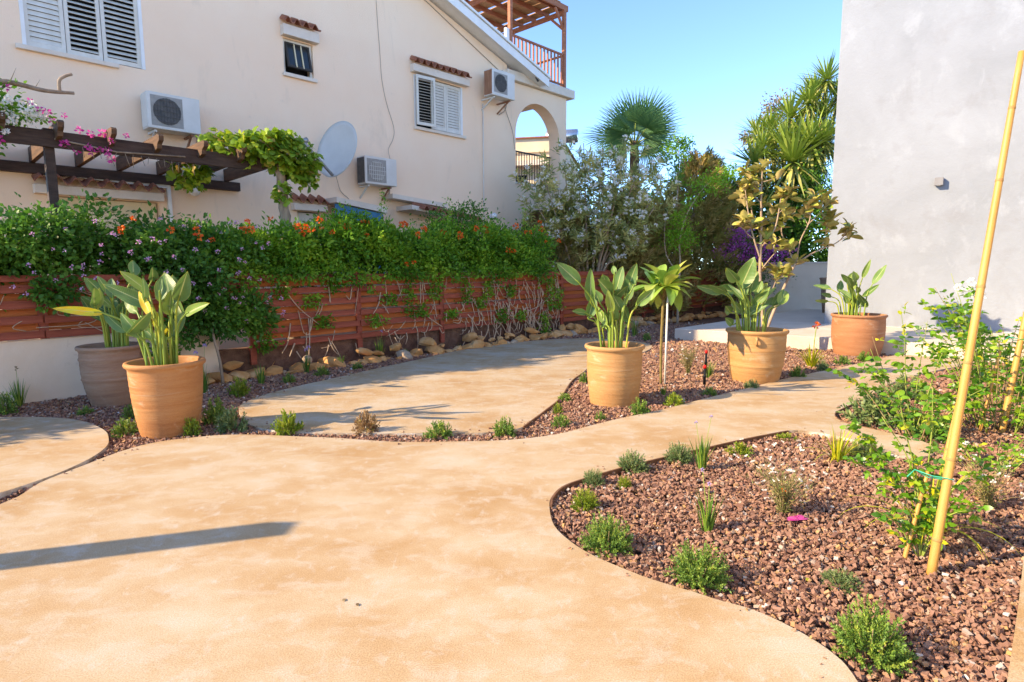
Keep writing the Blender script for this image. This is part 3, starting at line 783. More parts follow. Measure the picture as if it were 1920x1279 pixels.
# ground floor roller shutter and side window
for i in range(30):
    if i == 0: rs = MB().box(0.22, 1.78, 0.10, 0.11, 0.9, 2.73).build("roller_shutter", "cream_paint", hs)
    MB().box(0.24, 1.76, 0.085, 0.0995, 0.95 + i * 0.0585, 0.95 + i * 0.0585 + 0.05).build("roller_slat", "cream_paint", rs)
MB().box(4.45, 4.9, 0.08, 0.12, 1.02, 2.74).build("window_pane", "shutter_paint", hs)
MB().bar((0.45, -0.05, 3.08), (1.95, -0.05, 3.02), 0.07, 0.06).bar((1.95, -0.05, 3.05), (1.98, -0.05, 0.4), 0.06, 0.06, ref=(0, 1, 0)).build("drain_pipe", "white_paint", hs)
MB().tube([(9.76, -0.03, 5.9), (9.75, -0.03, 0.3)], 0.018, 6).build("conduit", "trim", hs)
MB().box(10.47, 10.66, -0.09, 0.0, 6.74, 6.92).build("junction_box", "trim", hs, bevel=0.01)
MB().tube(curve([(6.50, -0.012, 8.45), (6.5, -0.012, 7.5), (6.56, -0.012, 6.4), (6.59, -0.012, 5.85), (6.70, -0.012, 5.35), (6.88, -0.02, 4.83), (6.84, -0.02, 4.55), (6.71, -0.02, 4.32), (6.70, -0.1, 4.06)], 4), 0.006, 5).build("cable", "cable", hs)
MB().tube([(5.5, -0.015, 8.72), (7.94, -0.015, 7.93), (10.49, -0.015, 6.85)], 0.010, 5).build("cable", "cable", hs)
MB().tube(curve([(10.65, -0.05, 6.6), (10.72, -0.03, 6.3), (10.6, -0.02, 6.0), (10.9, -0.02, 5.4), (11.0, -0.02, 4.9)], 4), 0.008, 5).build("cable", "cable", hs)
# lean-to over the side door, with a painted blue panel
MB().extr([(5.03, 3.06), (6.30, 2.93), (6.30, 2.80), (5.03, 2.95)], -0.5, -0.002).build("porch_beam", "trim", hs)
MB().extr([(5.06, 2.93), (6.24, 2.79), (6.24, 1.2), (5.06, 1.2)], -0.42, -0.36).build("blue_panel", "blue_paint", hs)
MB().extr([(6.56, 3.27), (8.20, 3.16), (8.20, 3.06), (6.56, 3.17)], -0.35, -0.003).build("porch_slab", "trim", hs)
pr = MB().extr([(6.9, 3.02), (9.12, 2.80), (9.12, 2.70), (6.9, 2.92)], -0.62, -0.004).build("porch_roof", "trim", hs)
ptm, wd = barrel_row(0, 1.9, 0, 9, 0.5, 0.12)
for i in range(9):
    t = ob("tile", ptm, pr, (7.1 + i * wd, -0.32, 3.06 - 0.10 * (i * wd)))

# ---------------------------------------------------------------- timber roof terrace shelter
rp = hthing("roof_shelter", "red timber sun shelter with railing on the roof terrace", "pergola", 0, 3.0, 7.0)
pmesh = MB().box(-0.05, 0.05, -0.05, 0.05, 0.03, 2.32).mesh("post", "red_timber")
for u, w in ((10.98, 0.12), (13.36, 0.12), (13.36, 3.2), (10.98, 3.2)): ob("post", pmesh, rp, (u, w, 0))
MB().bar((10.0, 0.12, 2.40), (13.52, 0.12, 2.40), 0.06, 0.16).build("front_beam", "red_timber", rp)
MB().bar((10.2, 3.2, 2.40), (13.52, 3.2, 2.40), 0.06, 0.16).build("rear_beam", "red_timber", rp)
MB().bar((13.36, 0.16, 2.26), (13.36, 3.2, 2.26), 0.06, 0.14).build("side_beam", "red_timber", rp)
MB().bar((10.98, 0.16, 2.26), (10.98, 3.2, 2.26), 0.06, 0.14).build("side_beam", "red_timber", rp)
for a, b in (((13.36, 0.14, 1.75), (12.95, 0.14, 2.32)), ((13.36, 0.18, 1.8), (13.36, 0.65, 2.22))):
    MB().bar(a, b, 0.05, 0.07).build("brace", "red_timber", rp)
for i in range(6):
    w = 0.30 + i * 0.55
    MB().bar((10.0, w, 2.40), (13.5, w, 2.40), 0.05, 0.12).build("rafter", "red_timber", rp)
rb = [MB().box(0, 0.36, 0, 3.5, 0, 0.02).mesh("roof_board", "reed_board"), MB().box(0, 0.36, 0, 3.3, 0, 0.02).mesh("roof_board", "reed_board")]
for i in range(9):
    o = ob("roof_board", rb[i % 2], rp, (9.98 + i * 0.40, 0.02 + 0.05 * (i % 3), 2.482))
    o.rotation_euler = (0.0, 0.012 * ((i % 3) - 1), 0.012 * ((i * 7) % 5 - 2))
rail = MB().bar((11.0, 0.12, 1.02), (13.34, 0.12, 1.02), 0.06, 0.05).bar((11.0, 0.12, 0.14), (13.34, 0.12, 0.14), 0.05, 0.05).build("railing", "red_timber", rp)
bm2 = MB().box(-0.02, 0.02, -0.02, 0.02, 0.14, 1.0).mesh("baluster", "red_timber")
for i in range(14): ob("baluster", bm2, rail, (11.15 + i * 0.16, 0.12, 0))
MB().bar((13.36, 0.16, 1.02), (13.36, 3.2, 1.02), 0.06, 0.05).bar((13.36, 0.16, 0.14), (13.36, 3.2, 0.14), 0.05, 0.05).build("side_railing", "red_timber", rp)
MB().box(10.80, 11.02, 0.10, 0.18, 0.5, 1.15).build("chimney_cap", "white_paint", rp)

# ---------------------------------------------------------------- things fixed to the facade
def ac_unit(label, u, z, wd=0.82, h=0.60, fan=0.0, side="ac_shell", grille="dark_grille", ring=0.22, sh=0.0):
    t = hthing("air_conditioner", label, "air conditioner", u, 3.0, z, "air conditioners on the house wall")
    d0, d1 = -0.42 - sh, -0.10 - sh
    MB().box(0, wd, d0, d1, 0, h).build("casing", "ac_shell", t, bevel=0.015)
    cx, cz = wd * 0.36, h * 0.5
    MB().box(cx - 0.25, cx + 0.25, d0 - 0.004, d0 - 0.001, cz - 0.25, cz + 0.25).build("fan_panel", "grey_grille", t)
    mb = MB(); n = 28
    for r0, r1, y in ((0.0, ring, -0.009),):
        vs = [(cx + r * math.cos(6.2832 * k / n), d0 + y, cz + r * math.sin(6.2832 * k / n)) for r in (0.001, r1) for k in range(n)]
        mb.add(vs, [(k, (k + 1) % n, n + (k + 1) % n, n + k) for k in range(n)])
    mb.build("fan_opening", grille, t)
    gm = MB()
    for k in range(9):
        x = cx - ring + 2 * ring * (k + 0.5) / 9; hh = math.sqrt(max(ring ** 2 - (x - cx) ** 2, 0))
        gm.box(x - 0.004, x + 0.004, d0 - 0.018, d0 - 0.011, cz - hh, cz + hh)
    for k in range(5):
        z_ = cz - ring + 2 * ring * (k + 0.5) / 5; hh = math.sqrt(max(ring ** 2 - (z_ - cz) ** 2, 0))
        gm.box(cx - hh, cx + hh, d0 - 0.024, d0 - 0.0185, z_ - 0.004, z_ + 0.004)
    gm.build("fan_guard", "dark_grille" if grille == "dark_grille" else "ac_shell", t)
    MB().box(-0.008, -0.001, d0 + 0.02, d1 - 0.02, 0.03, h - 0.03).build("side_grille", side, t)
    for x in (0.12, wd - 0.14):
        MB().bar((x, 0.0, -0.03), (x, d0 + 0.05, -0.03), 0.04, 0.035).bar((x, 0.0, -0.28), (x, d0 + 0.12, -0.045), 0.03, 0.03).build("bracket", "rusty_panel" if x > 0.2 else "ac_shell", t)
    MB().tube(curve([(wd - 0.02, d1 + 0.05, 0.12), (wd + 0.06, d1 + 0.06, 0.0), (wd + 0.04, d1 + 0.1, -0.18), (wd - 0.1, -0.03, -0.3)], 5), 0.014, 6).build("hose", "cable", t)
ac_unit("white air conditioner on the house wall above the dark pergola", 1.60, 3.94, 0.84, 0.60)
ac_unit("white air conditioner beside the satellite dish", 5.80, 3.42, 0.84, 0.60, side="dark_grille", grille="grey_grille")
ac_unit("white air conditioner high on the wall by the roof edge with rusty side", 9.62, 6.02, 0.84, 0.66, side="rusty_panel", sh=0.12)

def dish():
    t = hthing("satellite_dish", "large grey white satellite dish on the house wall", "satellite dish", 5.02, 3.0, 3.95)
    ax = unit(np.array([-0.93, -0.24, 0.26]))      # looking direction in the house frame
    x = unit(np.cross(ax, [0, 0, 1])); y = np.cross(x, ax)
    c = np.array([0.0, -0.75, 0.0])
    mb = MB(); n = 40; rings = 7
    for off in (0.0, -0.012):
        vs = []
        for i in range(rings + 1):
            r = 0.001 + i / rings
            for k in range(n):
                a = 6.2832 * k / n
                p = c + x * 0.54 * r * math.cos(a) + y * 0.60 * r * math.sin(a) + ax * (0.12 * r * r + off)
                vs.append(tuple(p))
        fs = [(i * n + k, i * n + (k + 1) % n, (i + 1) * n + (k + 1) % n, (i + 1) * n + k) for i in range(rings) for k in range(n)]
        mb.add(vs, fs if off == 0 else [f[::-1] for f in fs], 0, True)
    b = rings * n; tot = (rings + 1) * n
    for k in range(n): mb.f.append((b + k, b + (k + 1) % n, tot + b + (k + 1) % n, tot + b + k)); mb.m.append(0); mb.s.append(True)
    mb.build("reflector", "dish_paint", t)
    low = c - y * 0.56 + ax * 0.1; lnb = c + ax * 0.98 - y * 0.22
    MB().bar(tuple(low), tuple(lnb), 0.045, 0.045).build("feed_arm", "steel", t)
    MB().tube([tuple(lnb - ax * 0.02), tuple(lnb - ax * 0.10 + y * 0.05)], [0.04, 0.06], 10).tube([tuple(lnb), tuple(lnb + ax * 0.08)], 0.025, 8).build("receiver", "steel", t)
    MB().tube([tuple(c - ax * 0.02), (0.25, -0.5, -0.1), (0.25, 0.0, -0.1)], 0.035, 8).box(0.15, 0.35, -0.02, -0.001, -0.25, 0.05).build("mast", "steel", t)
    MB().tube(curve([(0.1, -0.28, -0.2), (0.25, -0.15, -0.5), (0.4, -0.03, -0.7), (0.6, -0.03, -0.85)], 5), 0.008, 5).build("cable", "cable", t)
dish()
def globe(u, z, label, r=0.085):
    t = hthing("globe_lamp", label, "wall lamp", u, 3.0, z, "round white wall lamps")
    MB().lathe([(0.0, -r)] + [(r * math.cos(a), r * math.sin(a)) for a in np.linspace(-1.5, 1.5, 12)] + [(0.0, r)], 20, c=(0, -0.13, 0)).build("globe", "lamp_glass", t)
    MB().box(-0.05, 0.05, -0.05, -0.001, -0.05, 0.05).build("back_plate", "white_paint", t)
globe(2.36, 2.98, "round white wall lamp under the dark pergola", 0.095)
globe(10.05, 2.98, "round white wall lamp near the lower arch of the house")

# ---------------------------------------------------------------- dark timber pergola
pg = hthing("pergola", "dark brown timber pergola against the house wall", "pergola")
for u, nm in ((-0.05, "post"), (3.18, "post")): MB().box(u - 0.055, u + 0.055, 1.04, 1.15, -0.1, 3.42).build(nm, "pergola_wood", pg, bevel=0.006)
MB().box(-1.5, 2.78, 0.98, 1.039, 3.17, 3.385).build("front_beam", "pergola_wood", pg, bevel=0.006)
MB().box(-1.5, 3.20, 2.88, 2.99, 3.05, 3.21).build("wall_beam", "pergola_wood", pg, bevel=0.006)
for i, u in enumerate((-1.12, -0.55, 0.04, 0.63, 1.21, 1.82, 2.40, 2.97)):
    e = [(2.985, 3.215), (2.985, 3.44), (0.74, 3.49), (0.70, 3.46), (0.72, 3.40), (0.80, 3.36), (0.82, 3.30), (0.97, 3.265)]
    mb = MB(); n = len(e)
    mb.add([(u - 0.032, w, z) for w, z in e] + [(u + 0.032, w, z) for w, z in e], [tuple(range(n)), tuple(range(n, 2 * n))[::-1]] + [(k, n + k, n + (k + 1) % n, (k + 1) % n) for k in range(n)])
    mb.build("rafter", "rafter_wood", pg)

# post that stands outside the picture on the left
pst = thing("timber_post", "square timber post standing left of the paving", "post", (-5.17, 2.33, 0))
MB().box(-0.09, 0.09, -0.09, 0.09, -0.1, 2.10).build("shaft", "pergola_wood", pst)
MB().box(-0.092, 0.092, -0.092, 0.092, 2.10, 2.13).build("cap", "pergola_wood", pst)

# ---------------------------------------------------------------- neighbour's house behind the arch
NBX = 0.9
nb = thing("neighbour_house", "cream neighbouring house with parapet seen through the balcony arch", "house", (1.2, 27, 0), math.radians(-12))
MB().box(-6, NBX, 0, 8, -0.1, 6.55).build("wall", "cream_wall", nb)
MB().box(-6.1, NBX + .1, -0.1, 8.1, 6.55, 6.62).box(-6, NBX, 0, 8, 6.62, 7.15).build("parapet", "cream_wall", nb)
MB().box(-6.1, NBX + .1, -0.5, -0.001, 5.95, 6.15).build("canopy", "trim", nb)
for i in range(3): MB().box(-5.2 + i * 1.8, -4.1 + i * 1.8, -0.01, 0.02, 4.0, 5.6).build("window", "dark_room", nb)
MB().box(-6.1, NBX + .1, -0.12, 8.1, 7.151, 7.2).build("coping", "roof_tile", nb)
tk = thing("water_heater", "silver cylinder water heater on the neighbouring roof", "water heater", (2.35, 28.6, 7.2), math.radians(-12))
MB().tube([(-0.75, 0, 0.35), (-0.7, 0, 0.35), (0.7, 0, 0.35), (0.75, 0, 0.35)], [0.2, 0.3, 0.3, 0.2], 20).build("tank", "tank_metal", tk)
MB().box(-0.6, -0.5, -0.2, 0.2, 0.0, 0.1).box(0.5, 0.6, -0.2, 0.2, 0.0, 0.1).build("stand", "steel", tk)

# ================================================================ clay pots
def pot(label, loc, rt_, H, rb_, mat, ridges=(), handle=False, rot=0.0, lip=0.03, belly=0.0):
    t = thing("clay_pot", label, "flower pot", (loc[0], loc[1], -0.045), rot, "big clay pots in the gravel beds")
    H += 0.045
    prof = [(0.02, 0.0), (rb_ * 0.97, 0.0), (rb_, 0.012)]
    for i in range(1, 40):
        f = i / 40
        r = rb_ + (rt_ - lip - rb_) * f ** 0.85 + belly * math.sin(math.pi * f)
        z = f * (H - 0.055)
        for rz in ridges:
            d = abs(z - rz * H)
            if d < 0.022: r += 0.006 * math.cos(d / 0.022 * 1.57) * (1 if int(z * 160) % 2 else 0.3)
        r += 0.0012 * math.sin(i * 1.9)
        prof.append((r, z))
    prof += [(rt_ - lip * 0.7, H - 0.052), (rt_ - 0.004, H - 0.040), (rt_, H - 0.022), (rt_ - 0.006, H - 0.004), (rt_ - 0.02, H), (rt_ - 0.04, H - 0.004), (rt_ - 0.055, H - 0.02), (rt_ - 0.06, H - 0.10), (rt_ - 0.075, H - 0.2)]
    mb = MB().lathe(prof, 56)
    # hand thrown: slightly out of round
    mb.v = [(x * (1 + 0.006 * math.sin(2 * math.atan2(y, x) + 1)), y * (1 + 0.006 * math.cos(3 * math.atan2(y, x))), z) for x, y, z in mb.v]
    mb.build("pot_body", mat, t)
    s = MB(); n = 30
    rr = random.Random(4)
    vs = [(0, 0, H - 0.06)] + [(r * math.cos(6.2832 * k / n), r * math.sin(6.2832 * k / n), H - 0.075 + rr.uniform(-0.015, 0.015)) for r in (0.15, rt_ - 0.1, rt_ - 0.062) for k in range(n)]
    fs = [(0, 1 + k, 1 + (k + 1) % n) for k in range(n)] + [(1 + i * n + k, 1 + i * n + n + k, 1 + i * n + n + (k + 1) % n, 1 + i * n + (k + 1) % n) for i in range(2) for k in range(n)]
    s.add(vs, fs, 0, True).build("potting_soil", "soil", t)
    if handle:
        for a in handle:
            c, sn = math.cos(a), math.sin(a)
            r = rb_ + (rt_ - lip - rb_) * 0.87 + belly * 0.3
            pts = curve([(r * 0.99, 0, H - 0.085), (r + 0.05, 0, H - 0.09), (r + 0.062, 0, H - 0.13), (r + 0.035, 0, H - 0.175), (r * 0.97, 0, H - 0.185)], 5)
            MB().tube([(p[0] * c, p[0] * sn, p[2]) for p in pts], 0.017, 8).build("handle", mat, t)
    return t
pot("large orange clay pot at the front left holding a bird of paradise", (-3.35, 5.76), 0.35, 0.685, 0.245, "clay_orange", (), False, 0.6, belly=0.012)
pot("dull brown banded clay pot with handle against the low wall", (-4.74, 7.06), 0.345, 0.68, 0.225, "clay_brown", (0.45, 0.47, 0.78, 0.80), (3.05, 0.2), belly=0.03)
pot("tan clay pot with pale rim between patio and path", (1.2, 6.99), 0.35, 0.665, 0.275, "clay_tan", (), False, 0.3, belly=0.012)
pot("tan clay pot with handle and grooved bands before the terrace", (3.4, 8.32), 0.412, 0.70, 0.30, "clay_tan", (0.34, 0.36, 0.38, 0.62, 0.64, 0.66, 0.68), (-1.95, 1.2), 0.0, belly=0.02)
pot("red brown clay pot in front of the white building", (6.23, 10.8), 0.45, 0.71, 0.36, "clay_red", (), False, 1.3, belly=0.03)
# one more pot half hidden behind the corner of the white building
hp = thing("dark_pot", "dark slim pot half hidden behind the white building corner", "flower pot", (9.3, 17.6, 0.22))
MB().lathe([(0.02, 0), (0.2, 0), (0.25, 0.5), (0.30, 0.95), (0.33, 1.0), (0.30, 1.02), (0.26, 0.95), (0.02, 0.9)], 28).build("pot_body", "clay_brown", hp)
leaves_dummy = None

# ================================================================ birds of paradise, each leaf a piece
def strelitzia(label, loc, bases, lst, seed, extra=3):
    rng = random.Random(seed)
    t = thing("bird_of_paradise", label, "plant", (loc[0], loc[1], 0), 0, "potted birds of paradise")
    zs = bases[0][1] - 0.10
    lst = list(lst)
    for i in range(extra):
        a, b = rng.uniform(bases[0][0], bases[1][0]), rng.uniform(-0.1, 0.35)
        lst.append((a + rng.uniform(-.12, .12), zs + 0.33 + b, a + rng.uniform(-.26, .26), zs + 0.58 + b, rng.uniform(0.08, 0.125), 0))
    for i, (bx, bz, tx, tz, w, kind) in enumerate(lst):
        f = (i + 0.5) / len(lst)
        sx = bases[0][0] + (bases[1][0] - bases[0][0]) * min(max((bx - bases[0][0] + 0.25) / (bases[1][0] - bases[0][0] + 0.5), 0), 1) + rng.uniform(-0.03, 0.03)
        sy = rng.uniform(-0.12, 0.14)
        by = sy + rng.uniform(-0.16, 0.16)
        ty = by + rng.uniform(-0.22, 0.16)
        B = np.array([bx, by, bz]); T_ = np.array([tx, ty, tz])
        S0 = np.array([sx, sy, zs])
        up_ = np.array([0, 0, 1.0])
        ax = unit(T_ - B); L = np.linalg.norm(T_ - B)
        # stalk
        mid = S0 * 0.45 + B * 0.55 + np.array([0, 0, 0.10]) - (B - S0) * np.array([0.22, 0.22, 0])
        st = curve([S0, mid, B, B + ax * L * 0.2], 6)
        mb = MB()
        n = len(st)
        mb.tube([tuple(p) for p in st], [0.0125 - 0.0065 * k / (n - 1) for k in range(n)], 6, 1)
        # blade
        view = np.array([loc[0], loc[1], -0.3]); view = unit(view)
        S = unit(np.cross(ax, view))
        ang = rng.uniform(-0.75, 0.75) * (0.5 if w > 0.12 else 1)
        Nn = np.cross(S, ax)
        S = S * math.cos(ang) + Nn * math.sin(ang); Nn = np.cross(S, ax)
        w = 1.0 * w / max(math.cos(ang), 0.6)
        m = 12
        fold = rng.uniform(0.25, 0.7); bend = rng.uniform(-0.10, 0.16)
        if Nn[1] > 0: fold = -fold
        vs = []
        ph = rng.uniform(0, 6)
        for k in range(m + 1):
            s = k / m
            ww = w * 0.5 * (math.sin(math.pi * min(s, 0.999) ** 0.80)) ** 0.72 * (1.0 - 0.12 * s)
            c = B + ax * L * s + Nn * bend * L * s * s - up_ * (0.05 * L * s * s)
            for q in (-1, -0.55, 0, 0.55, 1):
                wav = 0.05 * w * math.sin(s * 9 + ph + q) * abs(q)
                vs.append(tuple(c + S * ww * q + Nn * (fold * ww * abs(q) ** 1.2 + wav)))
        fs = [(k * 5 + q, k * 5 + q + 1, k * 5 + 6 + q, k * 5 + 5 + q) for k in range(m) for q in range(4)]
        b0 = len(mb.v)
        mb.add(vs, fs, 0, True)
        me = mb.mesh("leaf", ["strelitzia_leaf", "strelitzia_stalk"])
        at = me.attributes.new("tint", 'FLOAT', 'POINT')
        base = {0: rng.uniform(0.05, 0.75), 1: rng.uniform(0.90, 0.93), 2: 0.97}[kind]
        tipc = 0.16 if rng.random() < 0.4 and kind == 0 else 0.0
        at.data.foreach_set("value", [rng.uniform(0.1, 0.8)] * b0 + [min(base + 0.04 * math.sin(j) + (max(0.97 - base, 0) if tipc and j >= len(vs) - 6 else 0), 1) for j in range(len(vs))])
        av = me.attributes.new("vein", 'FLOAT', 'POINT'); av.data.foreach_set("value", [0.0] * b0 + [(k / m) * 150 - abs(q) * 16 for k in range(m + 1) for q in (-1, -0.55, 0, 0.55, 1)])
        ar = me.attributes.new("rib", 'FLOAT', 'POINT'); ar.data.foreach_set("value", [0.5] * b0 + [abs(q) for k in range(m + 1) for q in (-1, -0.55, 0, 0.55, 1)])
        ob("leaf", me, t)
    return t
BP1= ([(-0.104, 0.692), (0.155, 0.69)], [(0.087, 1.185, -0.04, 1.543, 0.188, 0), (0.178, 1.253, 0.385, 1.532, 0.154, 0), (-0.066, 1.202, -0.431, 1.443, 0.146, 0), (-0.141, 1.34, -0.31, 1.561, 0.111, 0), (-0.412, 1.153, -0.748, 1.231, 0.086, 1), (0.031, 1.116, -0.139, 1.365, 0.077, 2), (0.315, 1.132, 0.624, 1.276, 0.077, 0), (0.124, 1.338, 0.16, 1.483, 0.055, 0), (-0.062, 1.254, -0.044, 1.492, 0.065, 0), (-0.224, 1.152, -0.365, 1.306, 0.106, 0), (-0.33, 1.118, -0.504, 1.29, 0.089, 0), (-0.117, 0.979, -0.112, 1.151, 0.082, 1), (-0.173, 0.927, -0.315, 1.083, 0.12, 0), (-0.045, 0.909, 0.021, 0.978, 0.072, 1), (0.007, 1.253, 0.072, 1.441, 0.086, 0)])
BP0= ([(-0.118, 0.683), (0.263, 0.681)], [(-0.071, 1.232, -0.289, 1.483, 0.126, 0), (0.017, 1.273, -0.114, 1.461, 0.13, 0), (0.1, 1.273, 0.015, 1.502, 0.088, 0), (0.326, 1.48, 0.27, 1.687, 0.13, 0), (0.469, 1.438, 0.615, 1.572, 0.109, 0), (-0.127, 1.064, -0.372, 1.264, 0.088, 0), (-0.033, 0.937, -0.274, 1.065, 0.08, 0), (0.128, 1.105, 0.128, 1.356, 0.147, 0), (0.219, 1.188, 0.278, 1.397, 0.147, 0), (0.043, 1.084, -0.067, 1.273, 0.126, 0), (0.181, 1.23, 0.139, 1.481, 0.116, 0), (0.345, 1.188, 0.445, 1.396, 0.116, 0)])
BP2= ([(-0.154, 0.665), (0.16, 0.663)], [(-0.422, 1.365, -0.703, 1.634, 0.162, 0), (-0.285, 1.147, -0.321, 1.56, 0.129, 0), (-0.304, 0.96, -0.224, 1.251, 0.129, 0), (-0.326, 1.023, -0.524, 1.065, 0.075, 0), (-0.058, 1.25, -0.258, 1.447, 0.15, 0), (-0.122, 1.374, -0.175, 1.488, 0.108, 0), (0.004, 1.27, 0.081, 1.589, 0.129, 0), (-0.041, 1.477, -0.043, 1.59, 0.067, 0), (0.129, 1.249, 0.214, 1.629, 0.141, 0), (0.069, 1.062, -0.038, 1.25, 0.129, 0), (0.235, 1.124, 0.417, 1.331, 0.129, 0), (0.148, 1.311, 0.29, 1.455, 0.087, 0), (-0.076, 1.063, -0.163, 1.313, 0.1, 0), (-0.177, 1.147, -0.246, 1.334, 0.104, 0), (0.179, 1.332, 0.176, 1.476, 0.094, 0)])
BP3= ([(-0.292, 0.688), (0.156, 0.686)], [(-0.265, 1.258, -0.161, 1.71, 0.243, 0), (-0.331, 1.357, -0.548, 1.578, 0.153, 0), (-0.14, 1.209, -0.054, 1.515, 0.163, 0), (-0.288, 1.209, -0.562, 1.272, 0.178, 0), (-0.535, 1.211, -0.896, 1.311, 0.129, 0), (-0.106, 0.986, -0.264, 1.234, 0.153, 0), (-0.414, 0.938, -0.567, 1.063, 0.129, 0), (-0.357, 0.763, -0.51, 0.876, 0.104, 0), (0.036, 1.134, 0.175, 1.342, 0.153, 0), (0.239, 1.034, 0.389, 1.255, 0.153, 0), (-0.058, 1.035, 0.055, 1.257, 0.129, 0), (0.115, 1.035, 0.309, 1.108, 0.104, 0), (-0.014, 1.159, 0.099, 1.38, 0.124, 0), (-0.177, 0.912, -0.334, 1.111, 0.136, 0), (-0.486, 1.21, -0.787, 1.359, 0.111, 0)])
BP4= ([(-0.259, 0.699), (0.083, 0.697)], [(-0.152, 1.265, -0.375, 1.449, 0.119, 0), (-0.041, 1.293, -0.151, 1.476, 0.114, 0), (0.069, 1.348, 0.089, 1.684, 0.097, 0), (0.161, 1.236, 0.376, 1.599, 0.125, 0), (-0.26, 1.181, -0.47, 1.379, 0.108, 0), (-0.399, 1.139, -0.687, 1.225, 0.091, 0), (-0.42, 1.012, -0.65, 1.084, 0.085, 0), (-0.5, 0.928, -0.801, 0.986, 0.079, 0), (-0.191, 0.983, -0.372, 1.168, 0.097, 0), (0.061, 1.038, 0.219, 1.221, 0.068, 0), (-0.085, 1.096, -0.235, 1.237, 0.097, 0), (-0.044, 1.124, 0.014, 1.321, 0.097, 0), (-0.214, 0.898, -0.31, 1.068, 0.085, 0)])
strelitzia("bird of paradise with one yellow leaf in the large orange pot", (-3.37, 5.76), *BP1, 11, 9)
strelitzia("shaded bird of paradise in the brown banded pot", (-4.74, 7.06), *BP0, 12, 10)
strelitzia("tall bird of paradise in the tan pot beside the patio", (1.2, 6.99), *BP2, 13, 10)
strelitzia("broad leaved bird of paradise in the handled tan pot", (3.4, 8.32), *BP3, 14, 10)
strelitzia("slender bird of paradise in the red brown pot by the white wall", (6.23, 10.8), *BP4, 15, 8)

# ================================================================ small planting
def thyme_mesh(kind, n, m, seed, ll):
    """unit mound (radius 1, height 1) of leafy sprigs"""
    rng = np.random.default_rng(seed)
    P, D, T = [], [], []
    for i in range(n):
        a = rng.uniform(0, 6.283); e = math.asin(rng.uniform(0.12, 1.0))
        d = np.array([math.cos(a) * math.cos(e), math.sin(a) * math.cos(e), math.sin(e)])
        r = rng.uniform(0.72, 1.08)
        st = np.array([d[0] * 0.25, d[1] * 0.25, 0.0]) + rng.normal(0, 0.06, 3) * [1, 1, 0]
        en = d * r * np.array([1, 1, 1.05])
        sag = rng.uniform(0, 0.25)
        tb = rng.random()
        for k in range(m):
            t = 0.30 + 0.70 * (k + rng.random()) / m
            p = st + (en - st) * t + np.array([0, 0, sag * t * (1 - t)])
            o = unit(rng.normal(size=3)) * 0.8 + unit(en - st) * 0.9
            P.append(p); D.append(o); T.append(np.clip(tb * 0.6 + 0.25 * t + rng.normal(0, 0.12), 0, 1))
    P = np.array(P); D = np.array(D)
    return leaves("foliage", P, D, rng.uniform(0.7, 1.3, len(P)) * ll, rng.uniform(0.7, 1.2, len(P)) * ll * 0.42, kind, tint=np.array(T), rng=rng)
KM = {'g': "thyme_leaf", 'y': "thyme_yellow_leaf", 's': "thyme_grey_leaf", 'd': "dry_leaf"}
THM = {}
for kk in KM:
    THM[kk] = [thyme_mesh(KM[kk], 70, 16, 31 + j, 0.17) for j in range(2)]
NEAR = {kk: thyme_mesh(KM[kk], 190, 30, 61, 0.085) for kk in ('g', 'y', 's')}
stem_me = MB()
_r = random.Random(9)
for i in range(9):
    a = i * 0.7
    stem_me.tube([(0, 0, -0.05), (0.25 * math.cos(a), 0.25 * math.sin(a), 0.25), (0.5 * math.cos(a), 0.5 * math.sin(a), 0.45 + 0.3 * _r.random())], [0.03, 0.02, 0.01], 5)
stem_me = stem_me.mesh("woody_stem", "twig")
